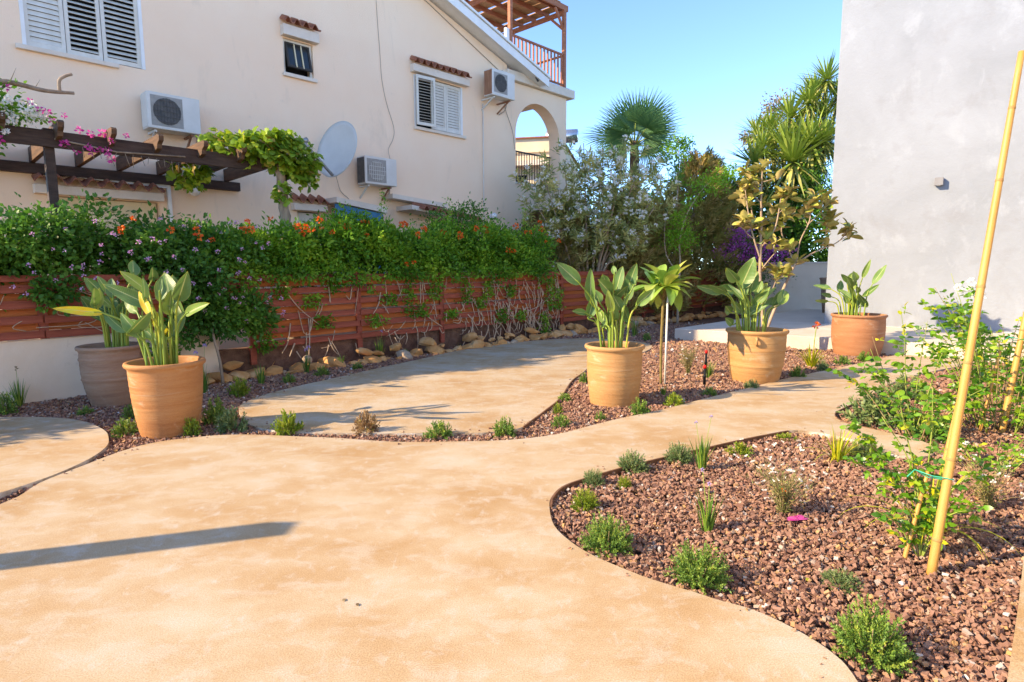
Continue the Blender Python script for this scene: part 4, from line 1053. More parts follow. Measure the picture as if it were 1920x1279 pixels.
THYME = [
    (1.45, 2.28, 0.149, 0.252, 'g', 'largest thyme mound at the front corner of the near gravel bed'),
    (0.94, 2.88, 0.158, 0.217, 'g', 'thyme mound with a fallen orange leaf on it'),
    (0.53, 3.24, 0.152, 0.223, 'g', 'dense thyme mound by the inner bend of the path edge'),
    (0.48, 3.83, 0.097, 0.156, 'y', 'bright yellow green thyme mound by the brown edging bend'),
    (0.59, 4.27, 0.089, 0.136, 's', 'small dark thyme mound right behind the yellow green one'),
    (0.94, 4.57, 0.13, 0.178, 's', 'grey green thyme mound against the brown edging strip'),
    (0.81, 4.21, 0.056, 0.104, 'y', 'tiny sprawling yellow thyme in front of the grey green mound'),
    (1.36, 4.78, 0.123, 0.186, 's', 'thyme mound beside the tall society garlic clump at the edging'),
    (1.92, 4.95, 0.114, 0.131, 'y', 'low bright green thyme mound under the white gaura flowers'),
    (1.64, 2.85, 0.098, 0.086, 's', 'sparse low olive herb in the middle of the near gravel'),
    (2.54, 5.43, 0.091, 0.06, 'y', 'flat little herb at the far tip of the near gravel bed'),
    (2.94, 4.86, 0.155, 0.181, 's', 'thyme mound behind the yellow grass clump near the rose stake'),
    (0.62, 7.09, 0.088, 0.1, 'g', 'round thyme tuft left of the big tan pot beside the patio'),
    (0.5, 6.46, 0.051, 0.114, 'y', 'thin yellow thyme tuft at the patio corner left of the tan pot'),
    (0.49, 5.92, 0.094, 0.115, 'g', 'round thyme mound nearest the path left of the tan pot'),
    (0.92, 6.17, 0.052, 0.087, 'g', 'tiny thyme tuft in front of the big tan pot'),
    (1.38, 6.39, 0.102, 0.17, 'g', 'upright thyme mound at the right foot of the tan pot'),
    (1.85, 6.79, 0.102, 0.144, 'y', 'pale spiky thyme tuft in the shadow of the tan pot'),
    (2.44, 7.32, 0.084, 0.117, 'g', 'dark round thyme between the tan pot and the handled pot'),
    (3.13, 7.73, 0.103, 0.123, 's', 'grey thyme at the foot of the handled tan pot'),
    (4.09, 8.51, 0.098, 0.166, 'g', 'dark thyme mound just right of the handled tan pot'),
    (4.72, 9.07, 0.092, 0.161, 's', 'dark thyme mound in front of the yellow daylily clump'),
    (5.35, 9.66, 0.115, 0.145, 'g', 'thyme mound at the left foot of the red clay pot'),
    (5.91, 9.98, 0.119, 0.159, 'g', 'thyme mound at the right foot of the red clay pot'),
    (2.95, 13.07, 0.098, 0.162, 'g', 'small thyme beyond the tan pot near the terrace corner'),
    (0.99, 8.22, 0.062, 0.131, 'g', 'small thyme by the patio edge behind the tan pot'),
    (-2.17, 5.67, 0.126, 0.221, 'y', 'yellowish straggly thyme between patio and main path'),
    (-1.42, 5.68, 0.116, 0.201, 'd', 'dried brown thyme between patio and main path'),
    (-0.69, 5.52, 0.122, 0.156, 'g', 'spiky green thyme right of the dried brown one'),
    (-0.07, 5.58, 0.104, 0.168, 'g', 'rounded green thyme at the right end of the patio border'),
    (-2.75, 5.78, 0.133, 0.225, 's', 'loose thyme at the tip of the patio left of the yellowish one'),
    (-3.07, 6.09, 0.124, 0.237, 'g', 'tall dark thyme right of the orange clay pot'),
    (-3.08, 5.63, 0.085, 0.17, 'y', 'bright thyme tuft at the right foot of the orange pot'),
    (-3.73, 5.68, 0.116, 0.151, 'g', 'dark thyme mound at the left foot of the orange pot'),
    (-4.1, 6.33, 0.073, 0.146, 'g', 'small thyme behind the left foot of the orange pot'),
    (-4.71, 6.51, 0.078, 0.092, 'g', 'low thyme beside the left patio'),
    (-3.43, 7.45, 0.119, 0.224, 'y', 'bright green thyme in the shade near the patio tip'),
    (-3.12, 8.29, 0.081, 0.132, 'g', 'small round thyme by the fence side of the patio'),
    (-2.83, 8.86, 0.106, 0.141, 'g', 'round dark thyme along the fence side of the patio'),
    (-2.45, 9.47, 0.092, 0.109, 'g', 'low thyme below the fence in the middle of the patio edge'),
    (-1.96, 10.98, 0.068, 0.117, 'g', 'tiny thyme by the stones halfway along the fence'),
    (-1.51, 11.24, 0.08, 0.139, 'y', 'tiny bright weed by the stones halfway along the fence'),
    (-1.14, 12.15, 0.091, 0.108, 'g', 'small thyme near the far curve of the patio'),
    (0.87, 13.99, 0.093, 0.124, 'g', 'small thyme at the far end of the patio'),
    (-5.6, 6.53, 0.11, 0.231, 'g', 'dark thyme at the left border by the low wall'),
    (3.66, 5.95, 0.284, 0.347, 's', 'wide thyme at the tip of the rose bed on the right'),
    (3.82, 5.38, 0.157, 0.228, 'g', 'thyme mound inside the rose bed on the right'),
    (4.75, 7.12, 0.189, 0.252, 's', 'thyme mound deep under the rose shrub leaves'),
    (4.98, 12.26, 0.163, 0.26, 'g', 'thyme behind the handled pot at the terrace riser'),
]
GRASS = [
    (1.49, 4.59, 0.284, 'b', 1, 'tall society garlic clump with thin flower stalks at the edging'),
    (1.18, 3.49, 0.241, 'b', 1, 'society garlic clump standing alone in the near gravel'),
    (2.66, 4.78, 0.339, 'y', 0, 'loose yellow green grass clump before the thyme by the path strip'),
    (2.82, 8.5, 0.271, 'b', 0, 'small grass clump beside the black sprinkler risers'),
    (1.88, 7.36, 0.143, 'b', 0, 'tiny grass shoot below the plumeria'),
    (-3.46, 8.18, 0.29, 'b', 0, 'grassy clump in the shaded bed near the patio tip'),
    (-3.14, 9.1, 0.274, 'b', 1, 'grassy clump with violet flower before the fence post'),
    (-2.78, 9.68, 0.223, 'b', 0, 'short grass clump among the stones by the fence'),
    (-2.35, 10.6, 0.375, 'b', 1, 'grass clump with a tall violet flower before the fence'),
    (-5.76, 6.91, 0.318, 'b', 2, 'grass clump with a dry flower stalk by the low wall'),
    (-3.97, 7.62, 0.405, 'b', 1, 'society garlic with violet flower behind the orange pot'),
    (-0.24, 13.2, 0.304, 'b', 0, 'green tuft by the stones at the far part of the fence'),
    (2.85, 13.9, 0.492, 'b', 0, 'grassy tuft beyond the plumeria near the terrace'),
    (2.06, 16.54, 0.878, 'b', 0, 'tall weedy clump at the fence behind the tan pot'),
    (8.64, 21.64, 0.574, 'b', 0, 'dark grass tuft at the foot of the boundary wall'),
]
for i, (x, y, r, h, k, lab) in enumerate(THYME):
    t = thing("thyme_shrub", lab, "shrub", (x, y, -0.045), i * 1.3, "low herb mounds in the gravel")
    near = y < 4.9 and k in NEAR
    me = NEAR[k] if near else THM[k][i % 2]
    h = max(h, r * 0.6)
    if y > 5: r, h = r * 1.15, h * 1.2
    ob("foliage", me, t, None, 0, (r * 1.05, r * 1.05, h * 0.95))["kind"] = "stuff"
    ob("woody_stem", stem_me, t, None, 0, (r, r, h))

def blade_mesh(name, n, seed, h, spread, width, mat, curl=0.5, up_=0.8, seg=6):
    """upright or arching narrow blades from one base"""
    rng = np.random.default_rng(seed)
    V, F, T = [], [], []
    for i in range(n):
        a = rng.uniform(0, 6.283); lean = rng.uniform(0.05, 1) * spread
        L = h * rng.uniform(0.6, 1.1); w = width * rng.uniform(0.7, 1.2)
        d = np.array([math.cos(a), math.sin(a), 0]); s = np.array([-d[1], d[0], 0])
        p = d * rng.uniform(0, 0.06) * h * 2; th = math.pi / 2 - lean * 0.6
        b = len(V); tt = rng.random()
        for k in range(seg + 1):
            f = k / seg
            ww = w * (1 - f ** 2.2) * 0.5 + 0.0004
            V += [p - s * ww + np.array([0, 0, ww * 0.3]), p + s * ww + np.array([0, 0, ww * 0.3])]
            T += [tt, tt]
            th -= curl * lean / seg * (1 + f)
            p = p + (d * math.cos(th) + np.array([0, 0, 1]) * math.sin(th)) * L / seg
        F += [(b + 2 * k, b + 2 * k + 1, b + 2 * k + 3, b + 2 * k + 2) for k in range(seg)]
    return npmesh(name, np.array(V), [np.array(F)], mat, np.array(T), True)
def flower_ball(r, n, mat, seed, name="flower", petal=0.6):
    rng = np.random.default_rng(seed)
    d = unit(rng.normal(size=(n, 3)) + [0, 0, 0.4])
    return leaves(name, d * r * 0.35, d + rng.normal(0, 0.35, (n, 3)), r * petal * 1.1, r * petal * 0.75, mat, rng=rng)
VIO = flower_ball(0.03, 16, "violet_petal", 3); DRYF = flower_ball(0.028, 14, "dead_leaf", 4)
for i, (x, y, h, k, fl, lab) in enumerate(GRASS):
    t = thing("grass_clump", lab, "grass clump", (x, y, -0.045), i, "grassy clumps in the gravel")
    h = max(h, 0.12)
    o = ob("blades", blade_mesh("blades", 34 if k == 'b' else 46, 40 + i, h * 1.05, 0.42 if k == 'b' else 0.9, 0.010 + 0.012 * h, "blade_leaf" if k == 'b' else "blade_yellow", 0.5 if k == 'b' else 1.3), t)
    o["kind"] = "stuff"
    if fl:
        for q in range(1 if fl == 2 else 2):
            dx, dy = 0.06 * math.cos(q * 2.4 + i), 0.06 * math.sin(q * 2.4 + i)
            hh = h * (1.5 if fl == 2 else 1.55 - 0.2 * q)
            MB().tube([(0, 0, 0), (dx * 0.4, dy * 0.4, hh * 0.5), (dx, dy, hh)], [0.003, 0.0025, 0.002], 5).build("flower_stalk", "green_stem", t)
            ob("flower", DRYF if fl == 2 else VIO, t, (dx, dy, hh), 0, 0.55 if (y < 5) else 1.1)

# arching yellow green clump behind the rose stake
t = thing("daylily_clump", "arching yellow green strap leaves at the foot of the tall bamboo stake", "plant", (2.48, 3.42, -0.045))
ob("blades", blade_mesh("blades", 40, 77, 0.50, 0.95, 0.020, "blade_yellow", 1.5, seg=8), t)["kind"] = "stuff"
t = thing("daylily_clump", "yellow green daylily before the terrace with an orange flower stalk", "plant", (4.75, 9.44, -0.045))
ob("blades", blade_mesh("blades", 60, 78, 0.42, 0.75, 0.020, "blade_yellow", 0.9), t)["kind"] = "stuff"
MB().tube([(0.02, 0, 0), (0.03, 0.02, 0.4), (0.05, 0.02, 0.66)], 0.007, 6).build("flower_stalk", "green_stem", t)
ob("flower", flower_ball(0.075, 20, "orange_petal", 8), t, (0.05, 0.02, 0.68))

# gaura: wiry stems with white flowers
def gaura(lab, loc, h, r, n, nf, seed, red=False):
    rng = np.random.default_rng(seed)
    t = thing("gaura_plant", lab, "plant", (loc[0], loc[1], -0.045), 0, "wiry white flowered gauras")
    mb = MB(); P, D = [], []
    tips = []
    for i in range(n):
        a = rng.uniform(0, 6.283); rr = r * rng.uniform(0.1, 1.0) ** 0.7
        e = np.array([rr * math.cos(a), rr * math.sin(a), h * rng.uniform(0.45, 1.0)])
        m = e * 0.5 * [0.6, 0.6, 1.15]
        pts = curve([np.zeros(3), m, e], 4)
        mb.tube([tuple(p) for p in pts], [0.0028 - 0.0003 * k for k in range(len(pts))][:len(pts)], 4)
        for k in range(22):
            f = rng.uniform(0.08, 0.95) ** 1.4; q = pts[int(f * (len(pts) - 1))] + rng.normal(0, 0.008, 3)
            P.append(q); D.append(unit(rng.normal(size=3)) * 0.8 + unit(e))
        tips.append(e)
    mb.build("stem", "twig", t)["kind"] = "stuff"
    P = np.array(P)
    ob("foliage", leaves("foliage", P, np.array(D), rng.uniform(0.015, 0.034, len(P)), 0.006, "gaura_leaf", rng=rng), t)["kind"] = "stuff"
    fm = leaves("flower", np.zeros((5, 3)), np.array([[math.cos(q), math.sin(q), 0.4] for q in np.linspace(0, 5, 5)]), 0.016, 0.010, "white_petal", rng=rng)
    for i in range(nf):
        e = tips[i % n] * rng.uniform(0.9, 1.25) + rng.normal(0, 0.04, 3) * [1, 1, 0.5]
        o = ob("flower", fm, t, tuple(e)); o.rotation_euler = tuple(rng.uniform(-0.8, 0.8, 3)); o.scale = (1.15,) * 3
    if red:
        o = ob("red_flower", flower_ball(0.02, 8, "orange_petal", 5), t, (-0.03, -0.06, h * 0.5))
gaura("wiry white gaura in the near gravel with one red flower", (1.74, 3.72), 0.40, 0.30, 80, 44, 5, True)
gaura("white gaura at the right edge of the near gravel", (3.12, 3.80), 0.34, 0.26, 54, 20, 6)
gaura("pale wiry gaura left of the black sprinkler risers", (2.62, 8.85), 0.52, 0.22, 80, 12, 7)

# black sprinkler risers with red caps
for x, y, h, lab in ((2.60, 8.03, 0.26, "front black sprinkler riser with a red cap"), (2.90, 8.91, 0.34, "rear black sprinkler riser with a red cap")):
    t = thing("sprinkler", lab, "sprinkler", (x, y, -0.06), 0, "black sprinkler risers")
    MB().lathe([(0.0, 0), (0.02, 0), (0.02, h * 0.55), (0.024, h * 0.56), (0.024, h * 0.62), (0.017, h * 0.63), (0.017, h), (0, h)], 14).build("riser", "black_plastic", t)
    MB().lathe([(0.0, h + 0.0005), (0.022, h + 0.0005), (0.023, h + 0.03), (0.012, h + 0.045), (0, h + 0.045)], 14).build("cap", "red_plastic", t)

# litter
def litter(lab, loc, s, mat, seed, n=1, name="fallen_leaf", cat="leaf"):
    rng = np.random.default_rng(seed)
    d = np.column_stack([rng.normal(size=(n, 2)), np.full(n, 0.12)])
    return tag(ob(name, leaves(name, np.zeros((n, 3)), d, s, s * 0.6, mat, N=np.tile([0, 0, 1.0], (n, 1)), rng=rng), None, loc), lab, cat)
litter("magenta fallen flower lying on the gravel by the gaura", (1.78, 3.58, -0.008), 0.075, "magenta_petal", 4, 9, "fallen_flower", "flower")
litter("yellow fallen leaf on the gravel left of the bamboo stake", (1.50, 2.90, -0.02), 0.035, "blade_yellow", 5)
litter("dried orange leaf resting on the thyme mound", (1.06, 2.88, 0.17), 0.05, "dead_leaf", 6)
litter("thin yellow leaf on the gravel at the bottom right", (1.58, 2.22, -0.015), 0.06, "blade_yellow", 7)
for i, (x, y, lab) in enumerate(((-0.72, 2.62, "dark bit of twig on the bare path"), (-0.80, 2.66, "small brown leaf crumb on the bare path"), (-3.45, 3.75, "red petal at the left end of the gravel strip"))):
    litter(lab, (x, y, 0.004), 0.028, ["dead_leaf", "dead_leaf", "orange_petal"][i], 20 + i)

# ================================================================ bamboo stakes and staked roses
def bamboo(lab, a, b, r0, r1, nodes, tie=None):
    a, b = Vector(a), Vector(b)
    t = thing("bamboo_stake", lab, "stake", tuple(a), 0, "bamboo stakes")
    d = b - a
    n = nodes * 4
    MB().tube([tuple(d * (i / n)) for i in range(n + 1)], [r0 + (r1 - r0) * i / n for i in range(n + 1)], 14).build("cane", "bamboo", t)
    for i in range(1, nodes + 1):
        f = (i - 0.5 + 0.15 * math.sin(i * 3)) / nodes; r = r0 + (r1 - r0) * f
        c = d * f; dn = d.normalized()
        MB().tube([tuple(c - dn * 0.008), tuple(c - dn * 0.002), tuple(c + dn * 0.003), tuple(c + dn * 0.009)], [r * 1.001, r * 1.10, r * 1.10, r * 1.001], 14, caps=False).build("node_ring", "bamboo_node", t)
    if tie:
        f, px, py = tie
        c = d * f; rr = (r0 + (r1 - r0) * f) * 1.15
        pts = [c + Vector((px, py, 0.03)), c + Vector((px * 0.6, py * 0.5 - rr, 0.015))] + [c + Vector((rr * math.cos(q), rr * math.sin(q), -0.004 * q)) for q in np.linspace(-2.4, 2.2, 12)] + [c + Vector((px * 0.5, py, -0.01)), c + Vector((px, py, 0.03)), c + Vector((px - 0.05, py - 0.02, 0.0))]
        MB().tube([tuple(p) for p in pts], 0.0032, 5).build("tie", "green_tie", t)
    return t
bamboo("tall thick bamboo stake leaning right in the near gravel", (2.15, 2.94, -0.08), (2.52, 3.12, 2.60), 0.0225, 0.014, 6, (0.205, -0.13, 0.06))
bamboo("short thin bamboo stake beside the tall one", (2.11, 3.10, -0.08), (2.24, 3.14, 0.46), 0.012, 0.010, 2)
bamboo("bamboo stake with green tie under the right rose shrub", (4.66, 5.60, -0.08), (4.86, 5.68, 1.12), 0.030, 0.024, 3, (0.78, -0.1, 0.02))
bamboo("thin bamboo cane left of the right rose stake", (4.50, 5.66, -0.08), (4.66, 5.70, 0.75), 0.014, 0.012, 2)
bamboo("second bamboo stake behind the tall leaning stake", (2.62, 3.62, -0.08), (2.80, 3.66, 0.95), 0.017, 0.014, 3)

def rose(lab, loc, stems, leaf, seed, density=30, flowers=0, name="rose_shrub", mat="rose_leaf", rad=0.006):
    """loose shrub: stems as tubes, leaflets in threes along them"""
    rng = np.random.default_rng(seed)
    t = thing(name, lab, "shrub", (loc[0], loc[1], -0.045), 0, "young staked shrubs in the right bed")
    P, D, L, T = [], [], [], []
    tips = []
    for pts in stems:
        c = curve([np.array(p, float) for p in pts], 7)
        n = len(c)
        MB().tube([tuple(p) for p in c], [rad * (1 - 0.7 * i / n) for i in range(n)], 5).build("stem", "twig" if rng.random() < 0.4 else "green_stem", t)
        tips.append(c[-1])
        k = int(density * n / 14)
        for i in range(k):
            f = rng.uniform(0.18, 1.0); q = c[min(int(f * (n - 1)), n - 1)]
            d = unit(rng.normal(size=3) * [1, 1, 0.6] + [0, 0, 0.25]); l = leaf * rng.uniform(0.6, 1.2)
            base = q + d * leaf * 1.1 * rng.random()
            tt = rng.random() ** 1.2
            sd = unit(np.cross(d, [0, 0, 1.0]))
            for dd, o in ((d, 0.5), (d * 0.5 + sd, 0.2), (d * 0.5 - sd, 0.2)):
                P.append(base + d * leaf * o * 0.6); D.append(dd + np.array([0, 0, -0.15])); L.append(l); T.append(np.clip(tt + rng.normal(0, 0.08), 0, 1))
    P = np.array(P); L = np.array(L)
    ob("foliage", leaves("foliage", P, np.array(D), L, L * 0.58, mat, tint=np.array(T), rng=rng, droop=0.2), t)["kind"] = "stuff"
    fm = flower_ball(0.05, 14, "white_petal", 2)
    for i in range(flowers):
        ob("flower", fm, t, tuple(tips[0] + rng.normal(0, 0.05, 3)))
    return t
def fan(n, base_r, reach, h, seed, lean=(0, 0)):
    rng = np.random.default_rng(seed); out = []
    for i in range(n):
        a = rng.uniform(0, 6.283); b = np.array([base_r * math.cos(a), base_r * math.sin(a), 0])
        e = b + np.array([reach * math.cos(a) * rng.uniform(0.2, 1) + lean[0], reach * math.sin(a) * rng.uniform(0.2, 1) + lean[1], h * rng.uniform(0.5, 1)])
        m = b * 0.5 + e * 0.5 + np.array([0, 0, h * 0.15])
        out.append([b, m, e])
    return out
rose("young rose tied to the tall bamboo stake in the near gravel", (2.22, 3.12),
     [[(0, 0, 0), (-0.08, 0.05, 0.35), (-0.24, 0.12, 0.62), (-0.40, 0.12, 0.72)], [(0, 0, 0), (-0.03, 0.02, 0.4), (-0.10, 0.05, 0.72), (-0.16, 0.04, 0.92)], [(0, 0, 0), (0.08, 0, 0.3), (0.2, -0.02, 0.48), (0.30, -0.05, 0.52)],
      [(0, 0, 0), (0.1, -0.02, 0.25), (0.25, -0.08, 0.33)], [(0, 0, 0), (0.02, 0.03, 0.4), (0.05, 0.06, 0.7), (0.03, 0.05, 0.95)], [(0, 0, 0), (-0.15, -0.02, 0.22), (-0.28, -0.03, 0.30)], [(0.0, 0, 0), (0.06, 0.05, 0.35), (0.12, 0.1, 0.62)],
      [(0, 0, 0), (-0.12, 0.05, 0.45), (-0.28, 0.1, 0.50), (-0.38, 0.1, 0.55)], [(0, 0, 0), (-0.05, 0.05, 0.5), (-0.2, 0.1, 0.78)], [(0, 0, 0), (-0.1, 0.02, 0.3), (-0.2, 0.05, 0.42)]],
     0.046, 3, 20)
rose("loose bright green rose shrub in the middle of the right bed", (3.72, 5.45),
     [[(0, 0, 0), (-0.1, 0, 0.5), (-0.14, 0, 0.9), (-0.20, 0, 1.22)], [(0, 0, 0), (-0.3, -0.05, 0.45), (-0.5, -0.08, 0.66), (-0.62, -0.1, 0.68)], [(0, 0, 0), (-0.2, 0.1, 0.5), (-0.38, 0.1, 0.95)], [(0, 0, 0), (0.1, 0, 0.4), (0.22, 0, 0.82), (0.42, 0.0, 0.95)], [(0, 0, 0), (0.0, 0, 0.5), (0.05, 0.0, 1.1)], [(0, 0, 0), (-0.25, 0, 0.4), (-0.45, 0, 0.85)]] + fan(8, 0.12, 0.7, 0.65, 3, (-0.1, -0.05)),
     0.070, 4, 12)
rose("tall dense rose shrub with white flowers at the right edge", (4.72, 5.72),
     [[(0, 0, 0), (-0.2, 0, 0.7), (-0.3, 0, 1.2), (-0.38, 0, 1.40)]] + fan(26, 0.15, 0.75, 1.55, 8) + fan(16, 0.25, 0.85, 0.9, 9), 0.062, 6, 19, 7)
rose("low leafy shrub under the bamboo canes in the right bed", (3.75, 4.55), fan(10, 0.1, 0.38, 0.30, 12), 0.045, 9, 12)
rose("dark leaved shrub at the far right beyond the roses", (6.2, 7.4), fan(16, 0.15, 0.6, 1.0, 15), 0.055, 13, 20)

# ================================================================ plumeria
def tube_path(mb, pts, r0, r1, n=8, seg=6):
    c = curve(pts, seg); k = len(c)
    return mb.tube([tuple(p) for p in c], [r0 + (r1 - r0) * i / (k - 1) for i in range(k)], n), c
t = thing("plumeria", "young plumeria with drooping leaves tied to a white pole", "plant", (2.02, 8.06, -0.05))
mb, _ = tube_path(MB(), [(0, 0, 0), (-0.01, 0, 0.5), (0.0, 0.0, 1.0), (0.01, 0.02, 1.22)], 0.017, 0.019, 10); mb.build("trunk", "plumeria_bark", t)
for e in ((0.10, 0.03, 1.36), (-0.09, 0.05, 1.34), (0.0, -0.10, 1.35)):
    MB().tube([(0.0, 0.01, 1.18), e], [0.018, 0.016], 8).build("branch", "plumeria_bark", t)
MB().tube([(0.045, -0.03, 0), (0.055, -0.03, 1.22)], 0.013, 10).build("support_pole", "white_pole", t)
def big_leaf(L, W, droop, seed, fold=0.3):
    rng = random.Random(seed); m = 9; vs = []
    for k in range(m + 1):
        s = k / m; ww = W * 0.5 * (math.sin(math.pi * min(s, .999) ** 1.15)) ** 0.62 + 0.001
        th = 0.2 - droop * s
        for q in (-1, -0.5, 0, 0.5, 1):
            vs.append((L * s * math.cos(droop * s * 0.5), ww * q, 0.05 * L * math.sin(3.14 * s) - L * 0.5 * droop * s * s + fold * ww * abs(q)))
    fs = [(k * 5 + q, k * 5 + q + 1, k * 5 + 6 + q, k * 5 + 5 + q) for k in range(m) for q in range(4)]
    return vs, fs
def leaf_object(name, L, W, droop, seed, mat, tint, parent, loc, az, el, roll=0.0):
    vs, fs = big_leaf(L, W, droop, seed)
    me = MB().add(vs, fs, 0, True).mesh(name, mat)
    a = me.attributes.new("tint", 'FLOAT', 'POINT'); a.data.foreach_set("value", [tint] * len(vs))
    o = ob(name, me, parent, loc)
    o.rotation_euler = (Matrix.Rotation(az, 3, 'Z') @ Matrix.Rotation(-el, 3, 'Y') @ Matrix.Rotation(roll, 3, 'X')).to_euler()
    return o
r = random.Random(21)
for i in range(46):
    c = ((0.10, 0.03, 1.35), (-0.09, 0.05, 1.33), (0.0, -0.10, 1.34))[i % 3]
    leaf_object("leaf", r.uniform(0.32, 0.46), r.uniform(0.125, 0.165), r.uniform(0.15, 0.8), i, "plumeria_leaf", r.random(), t, c, i * 2.39996, r.uniform(-0.55, 0.75) if i < 34 else r.uniform(0.8, 1.2), r.uniform(-0.3, 0.3))

# ================================================================ magnolia
def magnolia():
    t = thing("magnolia", "young magnolia with rusty backed leaves before the terrace", "tree", (4.62, 11.0, -0.05))
    B = np.array([4.62, 11.0, -0.05])
    def W(*p): return [np.array(q, float) - B for q in p]
    br = [
        (W((4.62, 11, -0.05), (4.62, 11, 0.4), (4.52, 11, 1.2), (4.50, 11, 1.6), (4.49, 11, 2.25), (4.47, 11.02, 2.9), (4.47, 11, 3.3)), 0.045, 0.012),
        (W((4.64, 11, 0.3), (4.75, 11.0, 0.65), (4.95, 11.02, 1.15), (5.13, 11.05, 1.55), (5.18, 11.06, 1.62)), 0.032, 0.022),
        (W((5.15, 11.05, 1.58), (5.45, 11.2, 1.75), (5.75, 11.3, 1.88), (6.1, 11.45, 2.0), (6.38, 11.6, 2.2)), 0.018, 0.008),
        (W((5.18, 11.06, 1.6), (5.2, 11, 2.0), (5.3, 10.9, 2.35), (5.36, 11, 2.62)), 0.016, 0.008),
        (W((5.16, 11.06, 1.6), (5.0, 11.1, 1.95), (4.9, 11.1, 2.2), (4.95, 11.1, 2.45)), 0.016, 0.008),
        (W((4.5, 11, 1.7), (4.35, 10.95, 2.05), (4.25, 10.95, 2.4), (4.17, 11, 2.95)), 0.018, 0.008),
        (W((4.5, 11, 1.9), (4.68, 10.9, 2.2), (4.75, 10.9, 2.55), (4.78, 10.9, 2.85)), 0.016, 0.008),
        (W((4.5, 11, 2.1), (4.40, 11.2, 2.5), (4.35, 11.2, 2.9), (4.32, 11.2, 3.2)), 0.014, 0.007),
        (W((4.52, 11, 1.5), (4.65, 10.85, 1.75), (4.78, 10.8, 1.9)), 0.012, 0.006),
        (W((5.75, 11.3, 1.88), (5.8, 11.3, 2.1), (5.78, 11.2, 2.35)), 0.011, 0.006),
        (W((5.3, 10.95, 2.3), (5.5, 10.95, 2.5), (5.62, 10.9, 2.65)), 0.01, 0.006),
        (W((4.6, 11, 0.9), (4.72, 10.9, 1.2), (4.78, 10.9, 1.45)), 0.012, 0.006),
        (W((4.35, 10.95, 2.05), (4.2, 10.9, 2.15), (4.08, 10.85, 2.3)), 0.01, 0.006),
    ]
    r = random.Random(5)
    tops, und = [], []
    me_ = []
    for j in range(6):
        L, Wd = r.uniform(0.16, 0.23), r.uniform(0.085, 0.115)
        vs, fs = big_leaf(L, Wd, r.uniform(-0.2, 0.35), j, 0.3)
        k = len(vs)
        mb = MB().add(vs, fs, 0, True)
        mb.add([(x, y, z - 0.0025) for x, y, z in vs], [f[::-1] for f in fs], 1, True)
        me = mb.mesh("leaf", ["magnolia_top", "magnolia_under"])
        a = me.attributes.new("tint", 'FLOAT', 'POINT'); a.data.foreach_set("value", [r.random()] * (2 * k))
        me_.append(me)
    def whorl(c, n, up):
        for i in range(n):
            o = ob("leaf", r.choice(me_), t, tuple(c + np.array([r.uniform(-.03, .03), r.uniform(-.03, .03), r.uniform(-.07, .05)])))
            az, el = i * 2.4 + r.random(), r.uniform(-0.25, 1.15)
            o.rotation_euler = (Matrix.Rotation(az, 3, 'Z') @ Matrix.Rotation(-el, 3, 'Y') @ Matrix.Rotation(r.uniform(-0.8, 0.8), 3, 'X')).to_euler()
            o.scale = (r.uniform(0.8, 1.15),) * 3
    for i, (pts, r0, r1) in enumerate(br):
        mb, c = tube_path(MB(), pts, r0, r1, 8)
        mb.build("trunk" if i == 0 else "branch", "bark_pale", t)
        whorl(c[-1], 13, 1)
        if i not in (1,):
            for f in (0.62, 0.8, 0.9) + ((0.68, 0.72, 0.76, 0.84, 0.88, 0.94) if i == 0 else ()):
                p = c[int(f * (len(c) - 1))]
                e = p + np.array([r.uniform(-0.22, 0.22), r.uniform(-0.2, 0.2), r.uniform(0.05, 0.18)])
                MB().tube([tuple(p), tuple(e)], [0.008, 0.005], 5).build("twig", "bark_pale", t)
                whorl(e, 9, 1)
magnolia()

